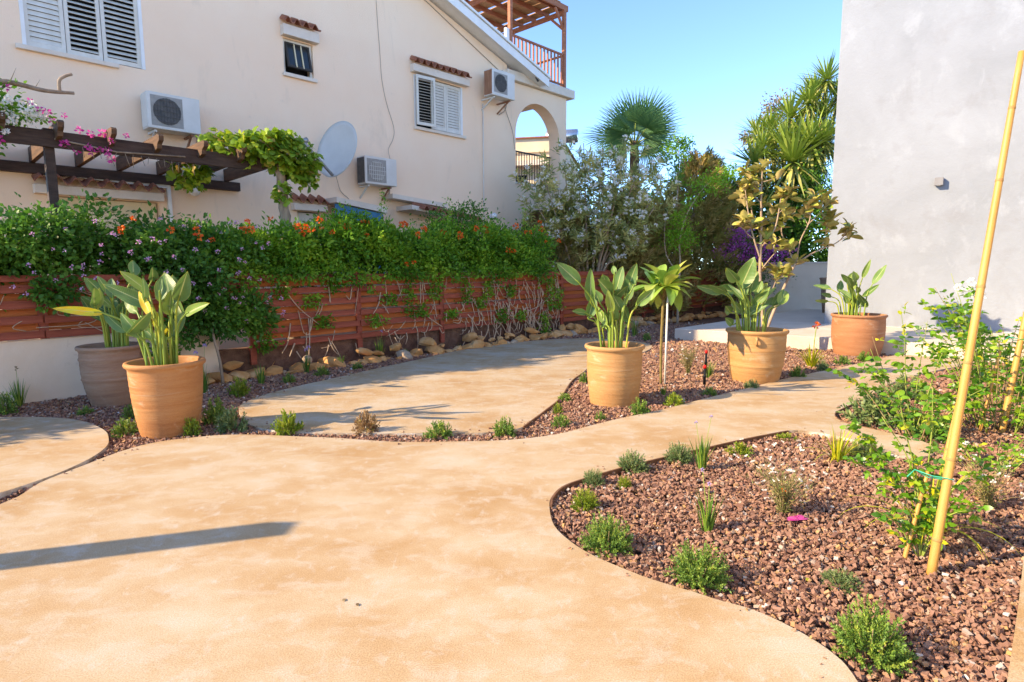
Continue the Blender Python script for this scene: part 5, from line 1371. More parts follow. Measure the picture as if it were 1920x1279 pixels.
# ================================================================ hedge on the fence
LF = {}
def leaf_cloud(name, P, D, lo, hi, ratio, mat, parent, rng, clump=None, droop=0.12):
    n = len(P)
    L = rng.uniform(lo, hi, n)
    q = P * np.array([1.7, 1.7, 2.3])
    cl = 0.5 + 0.28 * np.sin(q[:, 0] * 3.1 + 1.3) * np.sin(q[:, 1] * 2.7) + 0.22 * np.sin(q[:, 2] * 4 + q[:, 0] * 2)
    tint = np.clip(0.55 * cl + 0.45 * rng.random(n), 0, 1)
    o = ob(name, leaves(name, P, D, L, L * ratio, mat, tint=tint, rng=rng, droop=droop), parent)
    o["kind"] = "stuff"
    return o
def hedge():
    rng = np.random.default_rng(17)
    t = hthing("flowering_hedge", "long green climbing hedge with orange flowers on top of the fence", "hedge")
    # main mass: lumps along the fence
    Ps, Ds = [], []
    for u in np.arange(1.6, 8.9, 0.23):
        top = 2.38 + 0.10 * math.sin(u * 2.1) + 0.07 * math.sin(u * 5.3) + 0.035 * (u - 2)
        for j in range(3):
            c = np.array([u + rng.uniform(-.1, .1), 0.35 + rng.uniform(-.35, .35), rng.uniform(1.55, top - 0.38)])
            p, d = blob_points(560, c, np.array([0.36, 0.38, 0.36]) * rng.uniform(0.8, 1.15), rng, 0.5, 0.3)
            Ps.append(p); Ds.append(d)
    P, D = np.concatenate(Ps), np.concatenate(Ds)
    D = D + rng.normal(0, 0.5, D.shape) + [0, -0.1, 0.15]
    leaf_cloud("foliage", P, D, 0.05, 0.095, 0.5, "hedge_leaf", t, rng)
    # uneven fringe falling over the top of the fence
    Ps, Ds = [], []
    for u in np.arange(2.0, 8.9, 0.3):
        drop = 0.0 + 0.16 * max(0, math.sin(u * 3.7 + math.sin(u))) ** 2 + rng.uniform(0, 0.05)
        c = np.array([u + rng.uniform(-.1, .1), -0.2, 1.5 - drop * 0.4]); p, d = blob_points(150, c, (0.2, 0.13, 0.09 + drop), rng, 0.3, 0.4); Ps.append(p); Ds.append(d)
    P, D = np.concatenate(Ps), np.concatenate(Ds); P[:, 1] = np.minimum(P[:, 1], -0.06 + (P[:, 2] > 1.52) * 0.2)
    leaf_cloud("fringe_foliage", P, D + rng.normal(0, .5, D.shape) + [0, -0.3, -0.2], 0.045, 0.085, 0.5, "hedge_leaf", t, rng)
    # strands hanging over the slats
    Ps, Ds = [], []
    for (u, z, l) in ((2.5, 1.35, .25), (3.4, 1.45, .3), (4.9, 1.42, .75), (4.5, 1.1, .2), (5.5, 1.2, .25), (6.3, 1.35, .5), (6.9, 1.3, .35), (7.6, 1.2, .25), (8.9, 1.3, .7), (9.2, 1.1, .5), (4.2, 0.75, .2), (3.2, 0.8, .2), (7.3, 0.7, .3), (7.9, 0.62, .2), (8.7, .55, .5), (2.2, .6, .3), (5.2, .9, .25), (11.0, 1.35, .3), (3.0, 1.15, .2), (5.9, .75, .15), (6.7, .95, .2)):
        k = int(90 + 200 * l)
        p = np.column_stack([rng.normal(u, 0.09, k), rng.normal(-0.10, 0.035, k), z - rng.random(k) * l])
        Ps.append(p); Ds.append(rng.normal(size=(k, 3)) + [0, -0.8, -0.1])
    P, D = np.concatenate(Ps), np.concatenate(Ds); P[:, 1] = np.minimum(P[:, 1], -0.055)
    leaf_cloud("hanging_foliage", P, D, 0.045, 0.08, 0.5, "hedge_leaf", t, rng)
    # bare stems woven through the fence
    mb = MB()
    for i in range(240):
        u = rng.uniform(2.3, 9.3) if i < 90 else rng.uniform(6.2, 9.3); z = rng.uniform(0.25, 1.4); L = rng.uniform(0.2, 0.8)
        dx = rng.normal(0, 0.35)
        pts = [np.array([u, rng.uniform(-0.085, -0.02), z]), np.array([u + dx * 0.4 * L, -0.09, z - 0.35 * L + rng.normal(0, .03)]), np.array([u + dx * L, rng.uniform(-0.12, -0.06), z - L * rng.uniform(0.2, .9)])]
        c = curve(pts, 5); n = len(c); r0 = rng.uniform(0.006, 0.014)
        mb.tube([(p[0], p[1], max(p[2], -0.03)) for p in c], [r0 * (1 - 0.5 * k / n) for k in range(n)], 5)
    mb.build("bare_stems", "vine_stem", t)["kind"] = "stuff"
    fm = flower_ball(0.075, 18, "orange_petal", 11)
    r = random.Random(12)
    spots = [(1.95, 2.28), (2.0, 2.40), (2.75, 2.35), (3.25, 2.5), (3.35, 2.3), (2.45, 2.48), (3.7, 2.42), (4.0, 2.28), (4.05, 2.5), (4.75, 2.5), (4.9, 2.52), (5.0, 2.2), (4.9, 1.72), (5.9, 2.42), (6.1, 2.32), (6.6, 2.5), (7.5, 1.95), (7.9, 2.62), (8.3, 2.5), (8.6, 2.75), (8.75, 2.6), (8.85, 2.62), (8.9, 2.45), (8.6, 2.3), (3.0, 2.2), (5.35, 2.45), (7.0, 2.55)]
    spots = spots + [(a_ + r.uniform(-.16, .16), b_ + r.uniform(-.12, .06)) for a_, b_ in spots[::2]]
    spots += [(r.uniform(0.2, 2.0), r.uniform(2.0, 2.3)) for _ in range(8)]
    for u, z in spots:
        o = ob("flower", fm, t, (u + r.uniform(-.05, .05), -0.16 - r.uniform(0, 0.15) + (0.25 if z > 2.4 else 0), z - (0.16 if z > 2.25 else 0.05))); o.rotation_euler = (r.uniform(-1, 1), r.uniform(-1, 1), r.uniform(0, 6)); o.scale = (r.uniform(0.6, 1.15),) * 3
    # tall shoots
    for u in (4.6, 8.4, 6.2): MB().tube([(u, 0.3, 2.2), (u + 0.03, 0.28, 2.75), (u + .05, .28, 2.95)], [0.006, 0.004, 0.002], 5).build("shoot", "green_stem", t)
    P = np.concatenate([np.column_stack([rng.normal(u + 0.04, 0.05, 70), rng.normal(0.28, 0.05, 70), rng.uniform(2.4, 2.98, 70)]) for u in (4.6, 8.4, 6.2)])
    leaf_cloud("shoot_foliage", P, rng.normal(size=P.shape), 0.04, 0.06, 0.5, "hedge_leaf", t, rng)
hedge()
def lantana():
    rng = np.random.default_rng(23)
    t = hthing("lantana_hedge", "dark green shrub hedge with small pink flowers over the left fence", "hedge")
    Ps, Ds = [], []
    for u in np.arange(-6.2, 2.05, 0.25):
        top = 2.36 + 0.10 * math.sin(u * 1.9 + 1) + 0.06 * math.sin(u * 6)
        for j in range(3):
            c = np.array([u + rng.uniform(-.1, .1), 0.3 + rng.uniform(-.4, .35), rng.uniform(1.5, top - 0.36)])
            p, d = blob_points(620 if u > -1.6 else 300, c, np.array([0.38, 0.4, 0.36]) * rng.uniform(0.8, 1.15), rng, 0.5, 0.3)
            Ps.append(p); Ds.append(d)
    # branch falling in front of the fence behind the pots
    for c, r_, k in (((1.25, -0.25, 1.45), (0.4, 0.25, 0.35), 900), ((1.35, -0.3, 1.1), (0.38, 0.22, 0.35), 1000), ((1.55, -0.3, 0.85), (0.4, 0.2, 0.28), 900), ((1.9, -0.28, 1.0), (0.3, 0.2, 0.3), 600), ((2.05, -0.25, 0.8), (0.28, 0.15, 0.22), 450),
                     ((1.0, -0.3, 0.75), (0.25, 0.2, 0.25), 350), ((-0.35, -0.2, 1.3), (0.22, 0.15, 0.22), 260), ((0.75, -0.3, 0.45), (0.18, 0.15, 0.15), 150)):
        p, d = blob_points(int(k * 1.4), c, r_, rng, 0.3, 0.4); Ps.append(p); Ds.append(d)
    P, D = np.concatenate(Ps), np.concatenate(Ds)
    D = D + rng.normal(0, 0.55, D.shape) + [0, -0.15, 0.05]
    leaf_cloud("foliage", P, D, 0.045, 0.085, 0.6, "hedge_dark_leaf", t, rng, droop=0.2)
    fm = flower_ball(0.036, 12, "pink_petal", 13)
    r = random.Random(3)
    for i in range(85):
        u = r.uniform(-1.2, 2.3) if i < 70 else r.uniform(1.0, 2.4)
        z = r.uniform(1.25, 2.25) if i < 70 else r.uniform(0.7, 1.3)
        o = ob("flower", fm, t, (u, -0.42 - 0.1 * r.random() + (0.25 if z > 2.0 else 0), z)); o.rotation_euler = (r.uniform(-1, 1), r.uniform(-1, 1), r.uniform(0, 6)); o.scale = (r.uniform(0.7, 1.2),) * 3
    mb, _ = tube_path(MB(), [(1.42, -0.45, -0.05), (1.40, -0.43, 0.3), (1.36, -0.38, 0.62), (1.4, -0.2, 1.0)], 0.022, 0.014, 7)
    mb.build("stem", "bark", t)
    mb = MB()
    for i in range(26):
        u = rng.uniform(-1.2, 1.5); z = rng.uniform(0.8, 1.5)
        c = curve([np.array([u, -0.03, z]), np.array([u + rng.normal(0, .15), -0.09, z - .12]), np.array([u + rng.normal(0, .35), -0.08, z - rng.uniform(.05, .4)])], 4)
        mb.tube([tuple(p) for p in c], 0.005, 4)
    mb.build("bare_stems", "vine_stem", t)["kind"] = "stuff"
lantana()

# ================================================================ stones along the fence
def rocks():
    t = hthing("rock_border", "row of rough orange limestone rocks along the foot of the fence", "rock border")
    import bmesh
    mes = []
    for j in range(10):
        bm = bmesh.new(); rr = np.random.default_rng(100 + j)
        for q in range(26):
            p = unit(rr.normal(size=3)) * rr.uniform(0.72, 1.05)
            bm.verts.new(Vector(p))
        res = bmesh.ops.convex_hull(bm, input=bm.verts)
        bmesh.ops.delete(bm, geom=[v for v in bm.verts if not v.link_faces], context='VERTS')
        bmesh.ops.bevel(bm, geom=list(bm.edges), offset=0.045, segments=1, affect='EDGES')
        me = bpy.data.meshes.new("rock"); bm.to_mesh(me); bm.free()
        me.materials.append(MATS["rock" if j < 9 else "rock_grey"]); mes.append(me)
    r = random.Random(8)
    u = 0.85
    while u < 17.6:
        s = r.uniform(0.12, 0.20) if r.random() < 0.6 else r.uniform(0.07, 0.11)
        n = 2 if r.random() < 0.45 else 1
        for k in range(n):
            w = -0.26 - 0.16 * r.random() if k == 0 else -0.17
            z = s * 0.42 if k == 0 else s * 1.05 + 0.03
            o = ob("rock", r.choice(mes), t, (u + r.uniform(-.04, .04), w, z - 0.05)); sc = s * (1 if k == 0 else 0.85)
            o.scale = (sc * r.uniform(1.1, 1.6), sc * r.uniform(0.75, 1.0), sc * r.uniform(0.5, 0.72)); o.rotation_euler = (r.uniform(-.3, .3), r.uniform(-.35, .35), r.uniform(0, 6.28))
        u += s * r.uniform(1.15, 1.75)
    o = ob("rock", mes[2], t, (9.75, -0.36, 0.10)); o.scale = (0.30, 0.15, 0.13); o.rotation_euler = (0.1, 0.5, -0.25)
rocks()

# ================================================================ vines on the pergola
def grape():
    rng = np.random.default_rng(31)
    t = hthing("grape_vine", "grape vine with thick trunk climbing the right post of the dark pergola", "vine", 3.12, 0.95)
    mb, _ = tube_path(MB(), [(0.02, -0.06, -0.05), (0.03, -0.06, 1.4), (-0.02, -0.07, 2.2), (-0.06, -0.06, 2.9), (-0.12, -0.02, 3.35), (-0.4, 0.2, 3.52)], 0.115, 0.05, 10)
    mb.v = [(x + 0.012 * math.sin(z * 23 + x * 40), y + 0.012 * math.cos(z * 19), z) for x, y, z in mb.v]
    mb.build("trunk", "bark", t)
    for e in ((-0.9, 0.5, 3.6), (0.25, -0.2, 3.5), (-0.5, -0.3, 3.6), (-1.2, 0.6, 3.4), (0.4, 0.1, 3.2)):
        mb, _ = tube_path(MB(), [(-0.1, -0.02, 3.2), (e[0] * 0.5, e[1] * 0.5, 3.5), e], 0.022, 0.008, 6); mb.build("branch", "bark", t)
    Ps, Ds = [], []
    for c, r_, k in (((-0.25, -0.05, 3.55), (0.50, 0.4, 0.28), 420), ((0.12, -0.1, 3.42), (0.42, 0.35, 0.30), 360), ((-0.75, 0.3, 3.55), (0.4, 0.4, 0.22), 260), ((0.38, -0.1, 3.2), (0.16, 0.2, 0.28), 110), ((-1.15, 0.9, 3.15), (0.30, 0.4, 0.30), 170), ((-0.1, -0.15, 2.85), (0.12, 0.1, 0.2), 36), ((0.0, -0.1, 3.72), (0.3, 0.25, 0.12), 90)):
        p, d = blob_points(k, c, r_, rng, 0.45, 0.35); Ps.append(p); Ds.append(d)
    P, D = np.concatenate(Ps), np.concatenate(Ds)
    n = len(P)
    # broad lobed leaves: three blades fanned from one point
    D = D * [1, 1, 0.3] + rng.normal(0, 0.4, D.shape) + [0, 0, -0.35]; D = unit(D)
    N = rng.normal(size=(n, 3)) * 0.6 + [0.2, -0.5, 0.8]
    S = unit(np.cross(D, N)); L = rng.uniform(0.07, 0.125, n); tt = np.clip(rng.random(n), 0, 1)
    Pa = np.concatenate([P, P, P]); Da = np.concatenate([D, unit(D * 0.45 + S * 0.9), unit(D * 0.45 - S * 0.9)]); La = np.concatenate([L, L * 0.8, L * 0.8])
    ob("foliage", leaves("foliage", Pa, Da, La, La * 0.95, "grape_leaf", N=np.concatenate([N] * 3), tint=np.concatenate([tt] * 3), rng=rng, fold=0.15, droop=0.15), t)["kind"] = "stuff"
grape()
def bougain_left():
    rng = np.random.default_rng(41)
    t = hthing("bougainvillea", "pink and white bougainvillea on the left end of the dark pergola", "climbing plant", -0.6, 1.3)
    mb, _ = tube_path(MB(), [(-0.6, 0.4, -0.05), (-0.7, 0.3, 2.0), (-0.6, 0.0, 3.3), (-0.3, -0.2, 3.7), (0.1, -0.25, 3.92), (0.55, -0.25, 3.90), (0.88, -0.25, 3.93)], 0.06, 0.02, 8); mb.build("trunk", "bark", t)
    mb, _ = tube_path(MB(), [(0.72, -0.25, 3.92), (0.72, -0.27, 4.05), (0.78, -0.27, 4.12), (0.87, -0.27, 4.17)], 0.022, 0.018, 7); mb.build("branch", "bark_pale", t)
    for a, b in (((0.2, -0.25, 3.92), (0.28, -0.27, 4.12)), ((0.45, -0.25, 3.9), (0.52, -0.27, 4.03)), ((0.12, -0.25, 3.93), (0.05, -0.27, 4.02))): MB().tube([a, b], [0.006, 0.002], 5).build("twig", "bark", t)
    Ps, Ds, = [], []
    for c, r_, k in (((-0.25, -0.2, 3.75), (0.5, 0.35, 0.25), 1100), ((-0.3, -0.2, 3.35), (0.45, 0.35, 0.3), 1100), ((0.2, -0.3, 3.55), (0.35, 0.2, 0.12), 420), ((-0.7, -0.1, 3.1), (0.4, 0.4, 0.35), 600)):
        p, d = blob_points(k, c, r_, rng, 0.4, 0.4); Ps.append(p); Ds.append(d)
    P, D = np.concatenate(Ps), np.concatenate(Ds)
    leaf_cloud("foliage", P, D + rng.normal(0, 0.5, D.shape), 0.04, 0.075, 0.6, "hedge_leaf", t, rng)
    fp, fw_ = flower_ball(0.06, 12, "magenta_petal", 21, petal=0.8), flower_ball(0.06, 12, "white_petal", 22, petal=0.8)
    r = random.Random(6)
    pk = [(-0.1, 3.2), (-0.05, 3.15), (0.02, 3.18), (0.55, 3.62), (0.7, 3.58), (0.6, 3.52), (0.45, 3.60), (0.35, 3.68), (0.9, 3.45), (1.0, 3.40), (1.15, 3.44), (1.2, 3.32), (1.25, 3.36), (1.4, 3.42), (0.7, 3.22), (0.8, 3.2), (0.95, 3.22), (1.0, 3.15), (1.15, 3.15), (1.25, 3.12), (1.2, 3.2), (0.15, 3.85), (-0.1, 3.8), (-0.2, 3.6), (-0.3, 3.85), (0.1, 3.45), (0.85, 3.16), (1.1, 3.2)]
    for u, z in pk:
        o = ob("flower", fp, t, (u, -0.42 + r.uniform(-.08, .2), z)); o.rotation_euler = (r.uniform(-2, 2), r.uniform(-2, 2), 0); o.scale = (r.uniform(.6, 1.1),) * 3
    for i in range(34):
        u, z = (r.uniform(0.05, 0.5), r.uniform(3.45, 3.68)) if i < 16 else (r.uniform(-0.5, 0.2), r.uniform(3.25, 3.6))
        o = ob("flower", fw_, t, (u, -0.50 + r.uniform(-.1, .1), z)); o.rotation_euler = (r.uniform(-2, 2), r.uniform(-2, 2), 0); o.scale = (r.uniform(.6, 1.0),) * 3
    mb = MB()
    for i in range(16):
        u = 0.9 + i * 0.1; mb.tube([(u, -0.35, 3.22 - 0.02 * i / 4), (u + rng.normal(0, .03), -0.36, 3.1 - rng.uniform(0, .12))], 0.004, 4)
    mb.tube([(0.6, -0.33, 3.28), (1.3, -0.35, 3.2), (2.2, -0.33, 3.25)], 0.012, 5)
    mb.build("dry_tendrils", "bark", t)["kind"] = "stuff"
bougain_left()

# ================================================================ trees and shrubs behind the fence
def oleander():
    rng = np.random.default_rng(51)
    t = thing("oleander", "big white flowered oleander with bare forked stems behind the fence", "shrub", (2.1, 16.3, -0.1))
    stems = []
    for (bx, tx, tz, ty) in ((-0.38, -1.35, 4.3, -0.3), (-0.4, -0.7, 4.5, 0.1), (-0.05, -0.9, 3.9, 0.3), (-0.05, -0.2, 4.9, 0.0), (0.05, 0.3, 4.7, -0.2), (0.1, 1.0, 4.9, 0.2), (0.15, 1.3, 4.4, -0.3), (0.2, 1.9, 3.9, 0.0), (0.2, 1.6, 3.2, -0.4), (0.15, 0.7, 4.0, -0.5), (0.1, 2.0, 4.4, 0.3), (-0.1, -1.6, 3.6, 0)):
        pts = [np.array([bx, 0, 0]), np.array([bx + (tx - bx) * 0.12, ty * 0.2, 1.6]), np.array([bx + (tx - bx) * 0.45, ty * 0.6, tz * 0.62]), np.array([tx, ty, tz])]
        mb, c = tube_path(MB(), pts, 0.045, 0.010, 7); mb.build("stem", "bark_pale", t); stems.append(c)
    P, D, T = [], [], []
    tips = []
    for c in stems:
        n = len(c)
        for i in range(34):
            f = rng.uniform(0.62, 1.0) if rng.random() < 0.93 else rng.uniform(0.45, 0.7)
            p = c[min(int(f * (n - 1)), n - 1)] + rng.normal(0, 0.30, 3) * [1, 1, 0.8]
            ax = unit(rng.normal(size=3) * [0.6, 0.6, 0.3] + [0, 0, 0.8]); tips.append(p + ax * 0.25)
            tb = rng.random()
            for k in range(26):
                q = p + ax * 0.30 * k / 26
                d = unit(np.cross(ax, rng.normal(size=3))) + ax * rng.uniform(0.1, 1.0)
                P.append(q); D.append(d); T.append(np.clip(tb * 0.7 + rng.random() * 0.3, 0, 1))
    P, D = np.array(P), np.array(D)
    ob("foliage", leaves("foliage", P, D, rng.uniform(0.15, 0.25, len(P)), 0.034, "oleander_leaf", tint=np.array(T), rng=rng, droop=0.22), t)["kind"] = "stuff"
    fm = flower_ball(0.095, 14, "white_petal", 31, petal=0.7)
    r = random.Random(4); tips = [p for p in tips if p[1] < 0.1]
    tips.sort(key=lambda p: -p[2] + r.uniform(0, 2.4))
    for i in range(230):
        p = tips[i]
        o = ob("flower", fm, t, (p[0], p[1] - 0.22, p[2])); o.scale = (r.uniform(0.55, 1.0),) * 3; o.rotation_euler = (r.uniform(-1, 1), r.uniform(-1, 1), r.uniform(0, 6))
oleander()

def conifer(lab, loc, H, R, seed, k=900, lean=(0.12, 0)):
    rng = np.random.default_rng(seed)
    t = thing("conifer", lab, "conifer", (loc[0], loc[1], -0.1), 0, "brownish conifers behind the fence")
    MB().tube([(0, 0, 0), (lean[0] * H * .5, 0, H * 0.5), (lean[0] * H, 0, H * 0.95)], [0.12, 0.08, 0.02], 8).build("trunk", "bark", t)
    P, D, T = [], [], []
    for i in range(k):
        f = rng.random() ** 0.85; z = 0.3 + f * (H - 0.35); a = rng.uniform(0, 6.283)
        rr = R * (1 - f ** 1.7) ** 0.75 * rng.uniform(0.55, 1.0) + 0.05
        c = np.array([rr * math.cos(a) + lean[0] * z, rr * math.sin(a), z])
        ax = unit(np.array([math.cos(a) * 0.55 + 0.35, math.sin(a) * 0.55, 0.62]) + rng.normal(0, 0.18, 3))
        sd = unit(np.cross(ax, rng.normal(size=3))); L = rng.uniform(0.28, 0.55); tb = rng.random()
        m = 34
        s = rng.random(m); sg = rng.choice([-1, 1], m)
        p = c + ax * (s * L)[:, None] + sd * (sg * (1 - s) * 0.12 * rng.random(m))[:, None] + rng.normal(0, 0.012, (m, 3))
        P.append(p); D.append(ax + sd * (sg * 0.55)[:, None] + rng.normal(0, 0.15, (m, 3))); T.append(np.clip(0.75 * tb + 0.25 * rng.random(m), 0, 1))
    P, D = np.concatenate(P), np.concatenate(D)
    ob("crown", leaves("crown", P, D, rng.uniform(0.09, 0.19, len(P)), 0.026, "conifer_leaf", tint=np.concatenate(T), rng=rng), t)["kind"] = "stuff"
conifer("brownish conifer left of the oleander stems", (1.15, 16.9), 3.3, 0.9, 61, 700)
conifer("wide brownish conifer right behind the oleander", (2.9, 17.6), 3.5, 1.3, 62, 950)
conifer("tall brownish conifer behind the bright green sapling", (5.6, 20.3), 5.1, 1.8, 63, 1250)
conifer("small brownish conifer between the two larger ones", (4.2, 18.6), 3.3, 1.1, 64, 600)
conifer("dark conifer at the far end of the fence", (7.2, 21.8), 4.4, 1.5, 65, 600)

def sapling(lab, loc, trunk, blobs, seed, mat="lime_leaf", lo=0.04, hi=0.075, name="sapling", cat="tree", bark="bark_pale", r0=0.035):
    rng = np.random.default_rng(seed)
    t = thing(name, lab, cat, (loc[0], loc[1], -0.1))
    for i, pts in enumerate(trunk):
        mb, _ = tube_path(MB(), pts, r0 if i == 0 else r0 * 0.6, 0.008, 7); mb.build("trunk" if i == 0 else "branch", bark, t)
    Ps, Ds = [], []
    for c, r_, k in blobs:
        p, d = blob_points(k, c, r_, rng, 0.25, 0.45); Ps.append(p); Ds.append(d)
    P, D = np.concatenate(Ps), np.concatenate(Ds)
    leaf_cloud("crown", P, D + rng.normal(0, 0.7, D.shape), lo, hi, 0.5, mat, t, rng)
    return t
sapling("bright green forked sapling growing before the dark fence", (4.55, 16.5),
        [[(0, 0, 0), (0, 0, 1.2), (0.03, 0, 1.7), (0.0, 0, 2.4), (0.18, 0, 3.1), (0.55, 0, 3.7), (0.85, 0, 4.0)], [(0.01, 0, 1.55), (-0.22, 0, 1.75), (-0.38, 0, 2.1), (-0.42, 0, 2.7), (-0.35, 0, 3.2)]],
        [((0.0, 0, 2.45), (0.5, 0.4, 0.36), 1200), ((-0.05, 0, 2.95), (0.3, 0.3, 0.25), 350), ((0.25, 0, 3.4), (0.28, 0.25, 0.22), 220), ((0.75, 0, 3.85), (0.55, 0.4, 0.3), 800), ((1.2, 0.1, 4.15), (0.45, 0.4, 0.25), 500)], 71)
sapling("tall thin green treetop rising beside the palm", (4.9, 18.3), [[(0, 0, 0), (0, 0, 2.5), (0.05, 0, 4.2), (0.02, 0, 5.4)]],
        [((0.0, 0, 5.05), (0.42, 0.35, 0.45), 700), ((0.0, 0, 4.4), (0.25, 0.25, 0.35), 250), ((0.25, 0, 5.3), (0.25, 0.2, 0.2), 150)], 72, "hedge_leaf", 0.06, 0.10)
sapling("leafy green shrub filling the gap under the yuccas", (7.8, 21.5), [[(0, 0, 0), (0, 0, 1.5), (0, 0, 3.5)]],
        [((0, 0, 3.6), (1.3, 0.8, 0.8), 1800), ((-0.8, 0, 4.6), (0.9, 0.6, 0.4), 900), ((0.8, 0, 2.3), (1.2, 0.8, 1.2), 1800)], 73, "hedge_dark_leaf", 0.08, 0.13)
sapling("dark green shrub low behind the flowering hedge end", (0.6, 15.9), [[(0, 0, 0), (0, 0, 1.2), (0.1, 0, 2.2)]],
        [((0, 0, 1.9), (0.5, 0.4, 0.6), 1200), ((-0.3, 0.2, 2.5), (0.35, 0.3, 0.35), 400)], 74, "hedge_dark_leaf", 0.05, 0.09, "shrub", "shrub")
sapling("pinkish lantana bush behind the hedge below the house door", (-1.2, 13.0), [[(0, 0, 0), (0, 0, 1.5), (0.1, 0, 2.6)]],
        [((0, 0, 2.6), (0.75, 0.5, 0.35), 1300), ((0.3, 0, 2.85), (0.4, 0.3, 0.25), 500)], 75, "hedge_dark_leaf", 0.04, 0.075, "shrub", "shrub")
def purple():
    t = sapling("purple bougainvillea spilling over the far end of the fence", (7.6, 19.3), [[(0, 0, 0), (0, 0, 1.2), (-0.2, 0, 2.2)]],
            [((0, 0, 1.3), (0.9, 0.4, 0.7), 1500), ((-0.3, 0, 2.2), (0.7, 0.4, 0.5), 900)], 76, "hedge_dark_leaf", 0.05, 0.09, "bougainvillea", "climbing plant")
    rng = np.random.default_rng(9); Ps, Ds = [], []
    for c, r_, k in (((-0.45, -0.1, 2.15), (0.75, 0.4, 0.28), 1100), ((-0.45, -0.1, 2.65), (0.35, 0.3, 0.3), 450), ((0.45, -0.1, 2.1), (0.8, 0.4, 0.35), 900), ((-0.2, -.1, 1.85), (.5, .3, .2), 300)):
        p, d = blob_points(k, c, r_, rng, 0.4, 0.5); Ps.append(p); Ds.append(d)
    P, D = np.concatenate(Ps), np.concatenate(Ds)
    ob("bracts", leaves("bracts", P, D + rng.normal(0, .5, D.shape), 0.055, 0.045, "purple_petal", rng=rng), t)["kind"] = "stuff"
purple()

# ---------------------------------------------------------------- palm
def palm():
    t = thing("fan_palm", "fan palm with blue green fronds against the sky", "palm", (5.15, 26, -0.1))
    MB().tube([(0.1, 0, 0), (0.08, 0, 3), (0.02, 0, 6.2), (0, 0, 6.9)], [0.28, 0.22, 0.2, 0.16], 12).build("trunk", "palm_trunk", t)
    r = random.Random(14)
    mes = []
    for j in range(4):
        V, F, T = [], [], []
        n = 34
        for i in range(n):
            a = -1.75 + 3.5 * i / (n - 1); L = 1.45 * (0.75 + 0.25 * math.cos(a * 0.8)) * r.uniform(0.92, 1.05); w = 0.055
            b = len(V)
            for k in range(6):
                f = k / 5; ww = w * (0.25 + 1.2 * f if f < 0.5 else 1.7 * (1 - f)) * 0.62 + 0.002
                drp = -0.30 * L * max(f - 0.45, 0) ** 2 * r.uniform(0.8, 1.6)
                x, y, z = f * L * math.cos(a), f * L * math.sin(a), drp + 0.03 * math.cos(i * 3.14159) * f * (1 - f) + 0.10 * f * abs(math.sin(a))
                s = (-math.sin(a), math.cos(a))
                V += [(x - s[0] * ww, y - s[1] * ww, z), (x + s[0] * ww, y + s[1] * ww, z)]; T += [r.random() * 0.6 + 0.2 * f] * 2
            F += [(b + 2 * k, b + 2 * k + 1, b + 2 * k + 3, b + 2 * k + 2) for k in range(5)]
        mes.append(npmesh("frond", np.array(V), [np.array(F)], "palm_leaf", np.array(T), True))
    specs = [(-2.7, 0.95), (-2.2, 0.35), (-1.7, 0.95), (-1.2, 0.5), (-0.7, 1.05), (-0.25, 0.45), (0.25, 0.95), (0.8, 0.4), (1.4, 0.95), (2.0, 0.45), (2.6, 0.9), (3.05, 0.35), (-2.9, 0.0), (0.0, 0.05), (-1.3, 0.05), (-2.3, -0.25), (-0.7, -0.25), (3.1, -0.3)]
    for i, (az, el) in enumerate(specs):
        pl = r.uniform(0.75, 1.1)
        d = Vector((math.cos(az) * math.cos(el), math.sin(az) * math.cos(el), math.sin(el)))
        e = Vector((0, 0, 6.75)) + d * pl
        MB().tube([(0, 0, 6.7), tuple(Vector((0, 0, 6.72)) + d * pl * 0.5 + Vector((0, 0, 0.06))), tuple(e)], [0.03, 0.022, 0.014], 6).build("frond_stalk", "green_stem", t)
        o = ob("frond", mes[i % 4], t, tuple(e))
        o.rotation_euler = (Matrix.Rotation(az, 3, 'Z') @ Matrix.Rotation(-el + 0.25, 3, 'Y') @ Matrix.Rotation(r.uniform(-0.5, 0.5), 3, 'X')).to_euler()
        o.scale = (r.uniform(0.85, 1.05),) * 3
    # big fans turned towards the garden
    for ang, pl, sc in ((2.45, 1.15, 1.15), (1.95, 1.35, 1.2), (1.35, 1.45, 1.3), (0.85, 1.3, 1.25), (0.35, 1.1, 1.1), (2.95, 1.0, 1.0), (-0.15, 0.9, 0.9)):
        dv = Vector((math.cos(ang), -0.25 + 0.2 * r.random(), math.sin(ang))).normalized(); e = Vector((0, -0.25, 6.7)) + dv * pl * 0.42
        MB().tube([(0, 0, 6.7), tuple(e)], [0.03, 0.014], 6).build('frond_stalk', 'green_stem', t)
        nz = Vector((r.uniform(-.4, .4), -1, r.uniform(-.1, .5))); y_ = nz.cross(dv).normalized(); nz = dv.cross(y_).normalized()
        o = ob('frond', r.choice(mes), t, tuple(e)); o.rotation_euler = Matrix((dv, y_, nz)).transposed().to_euler(); o.scale = (sc * 0.95,) * 3
palm()

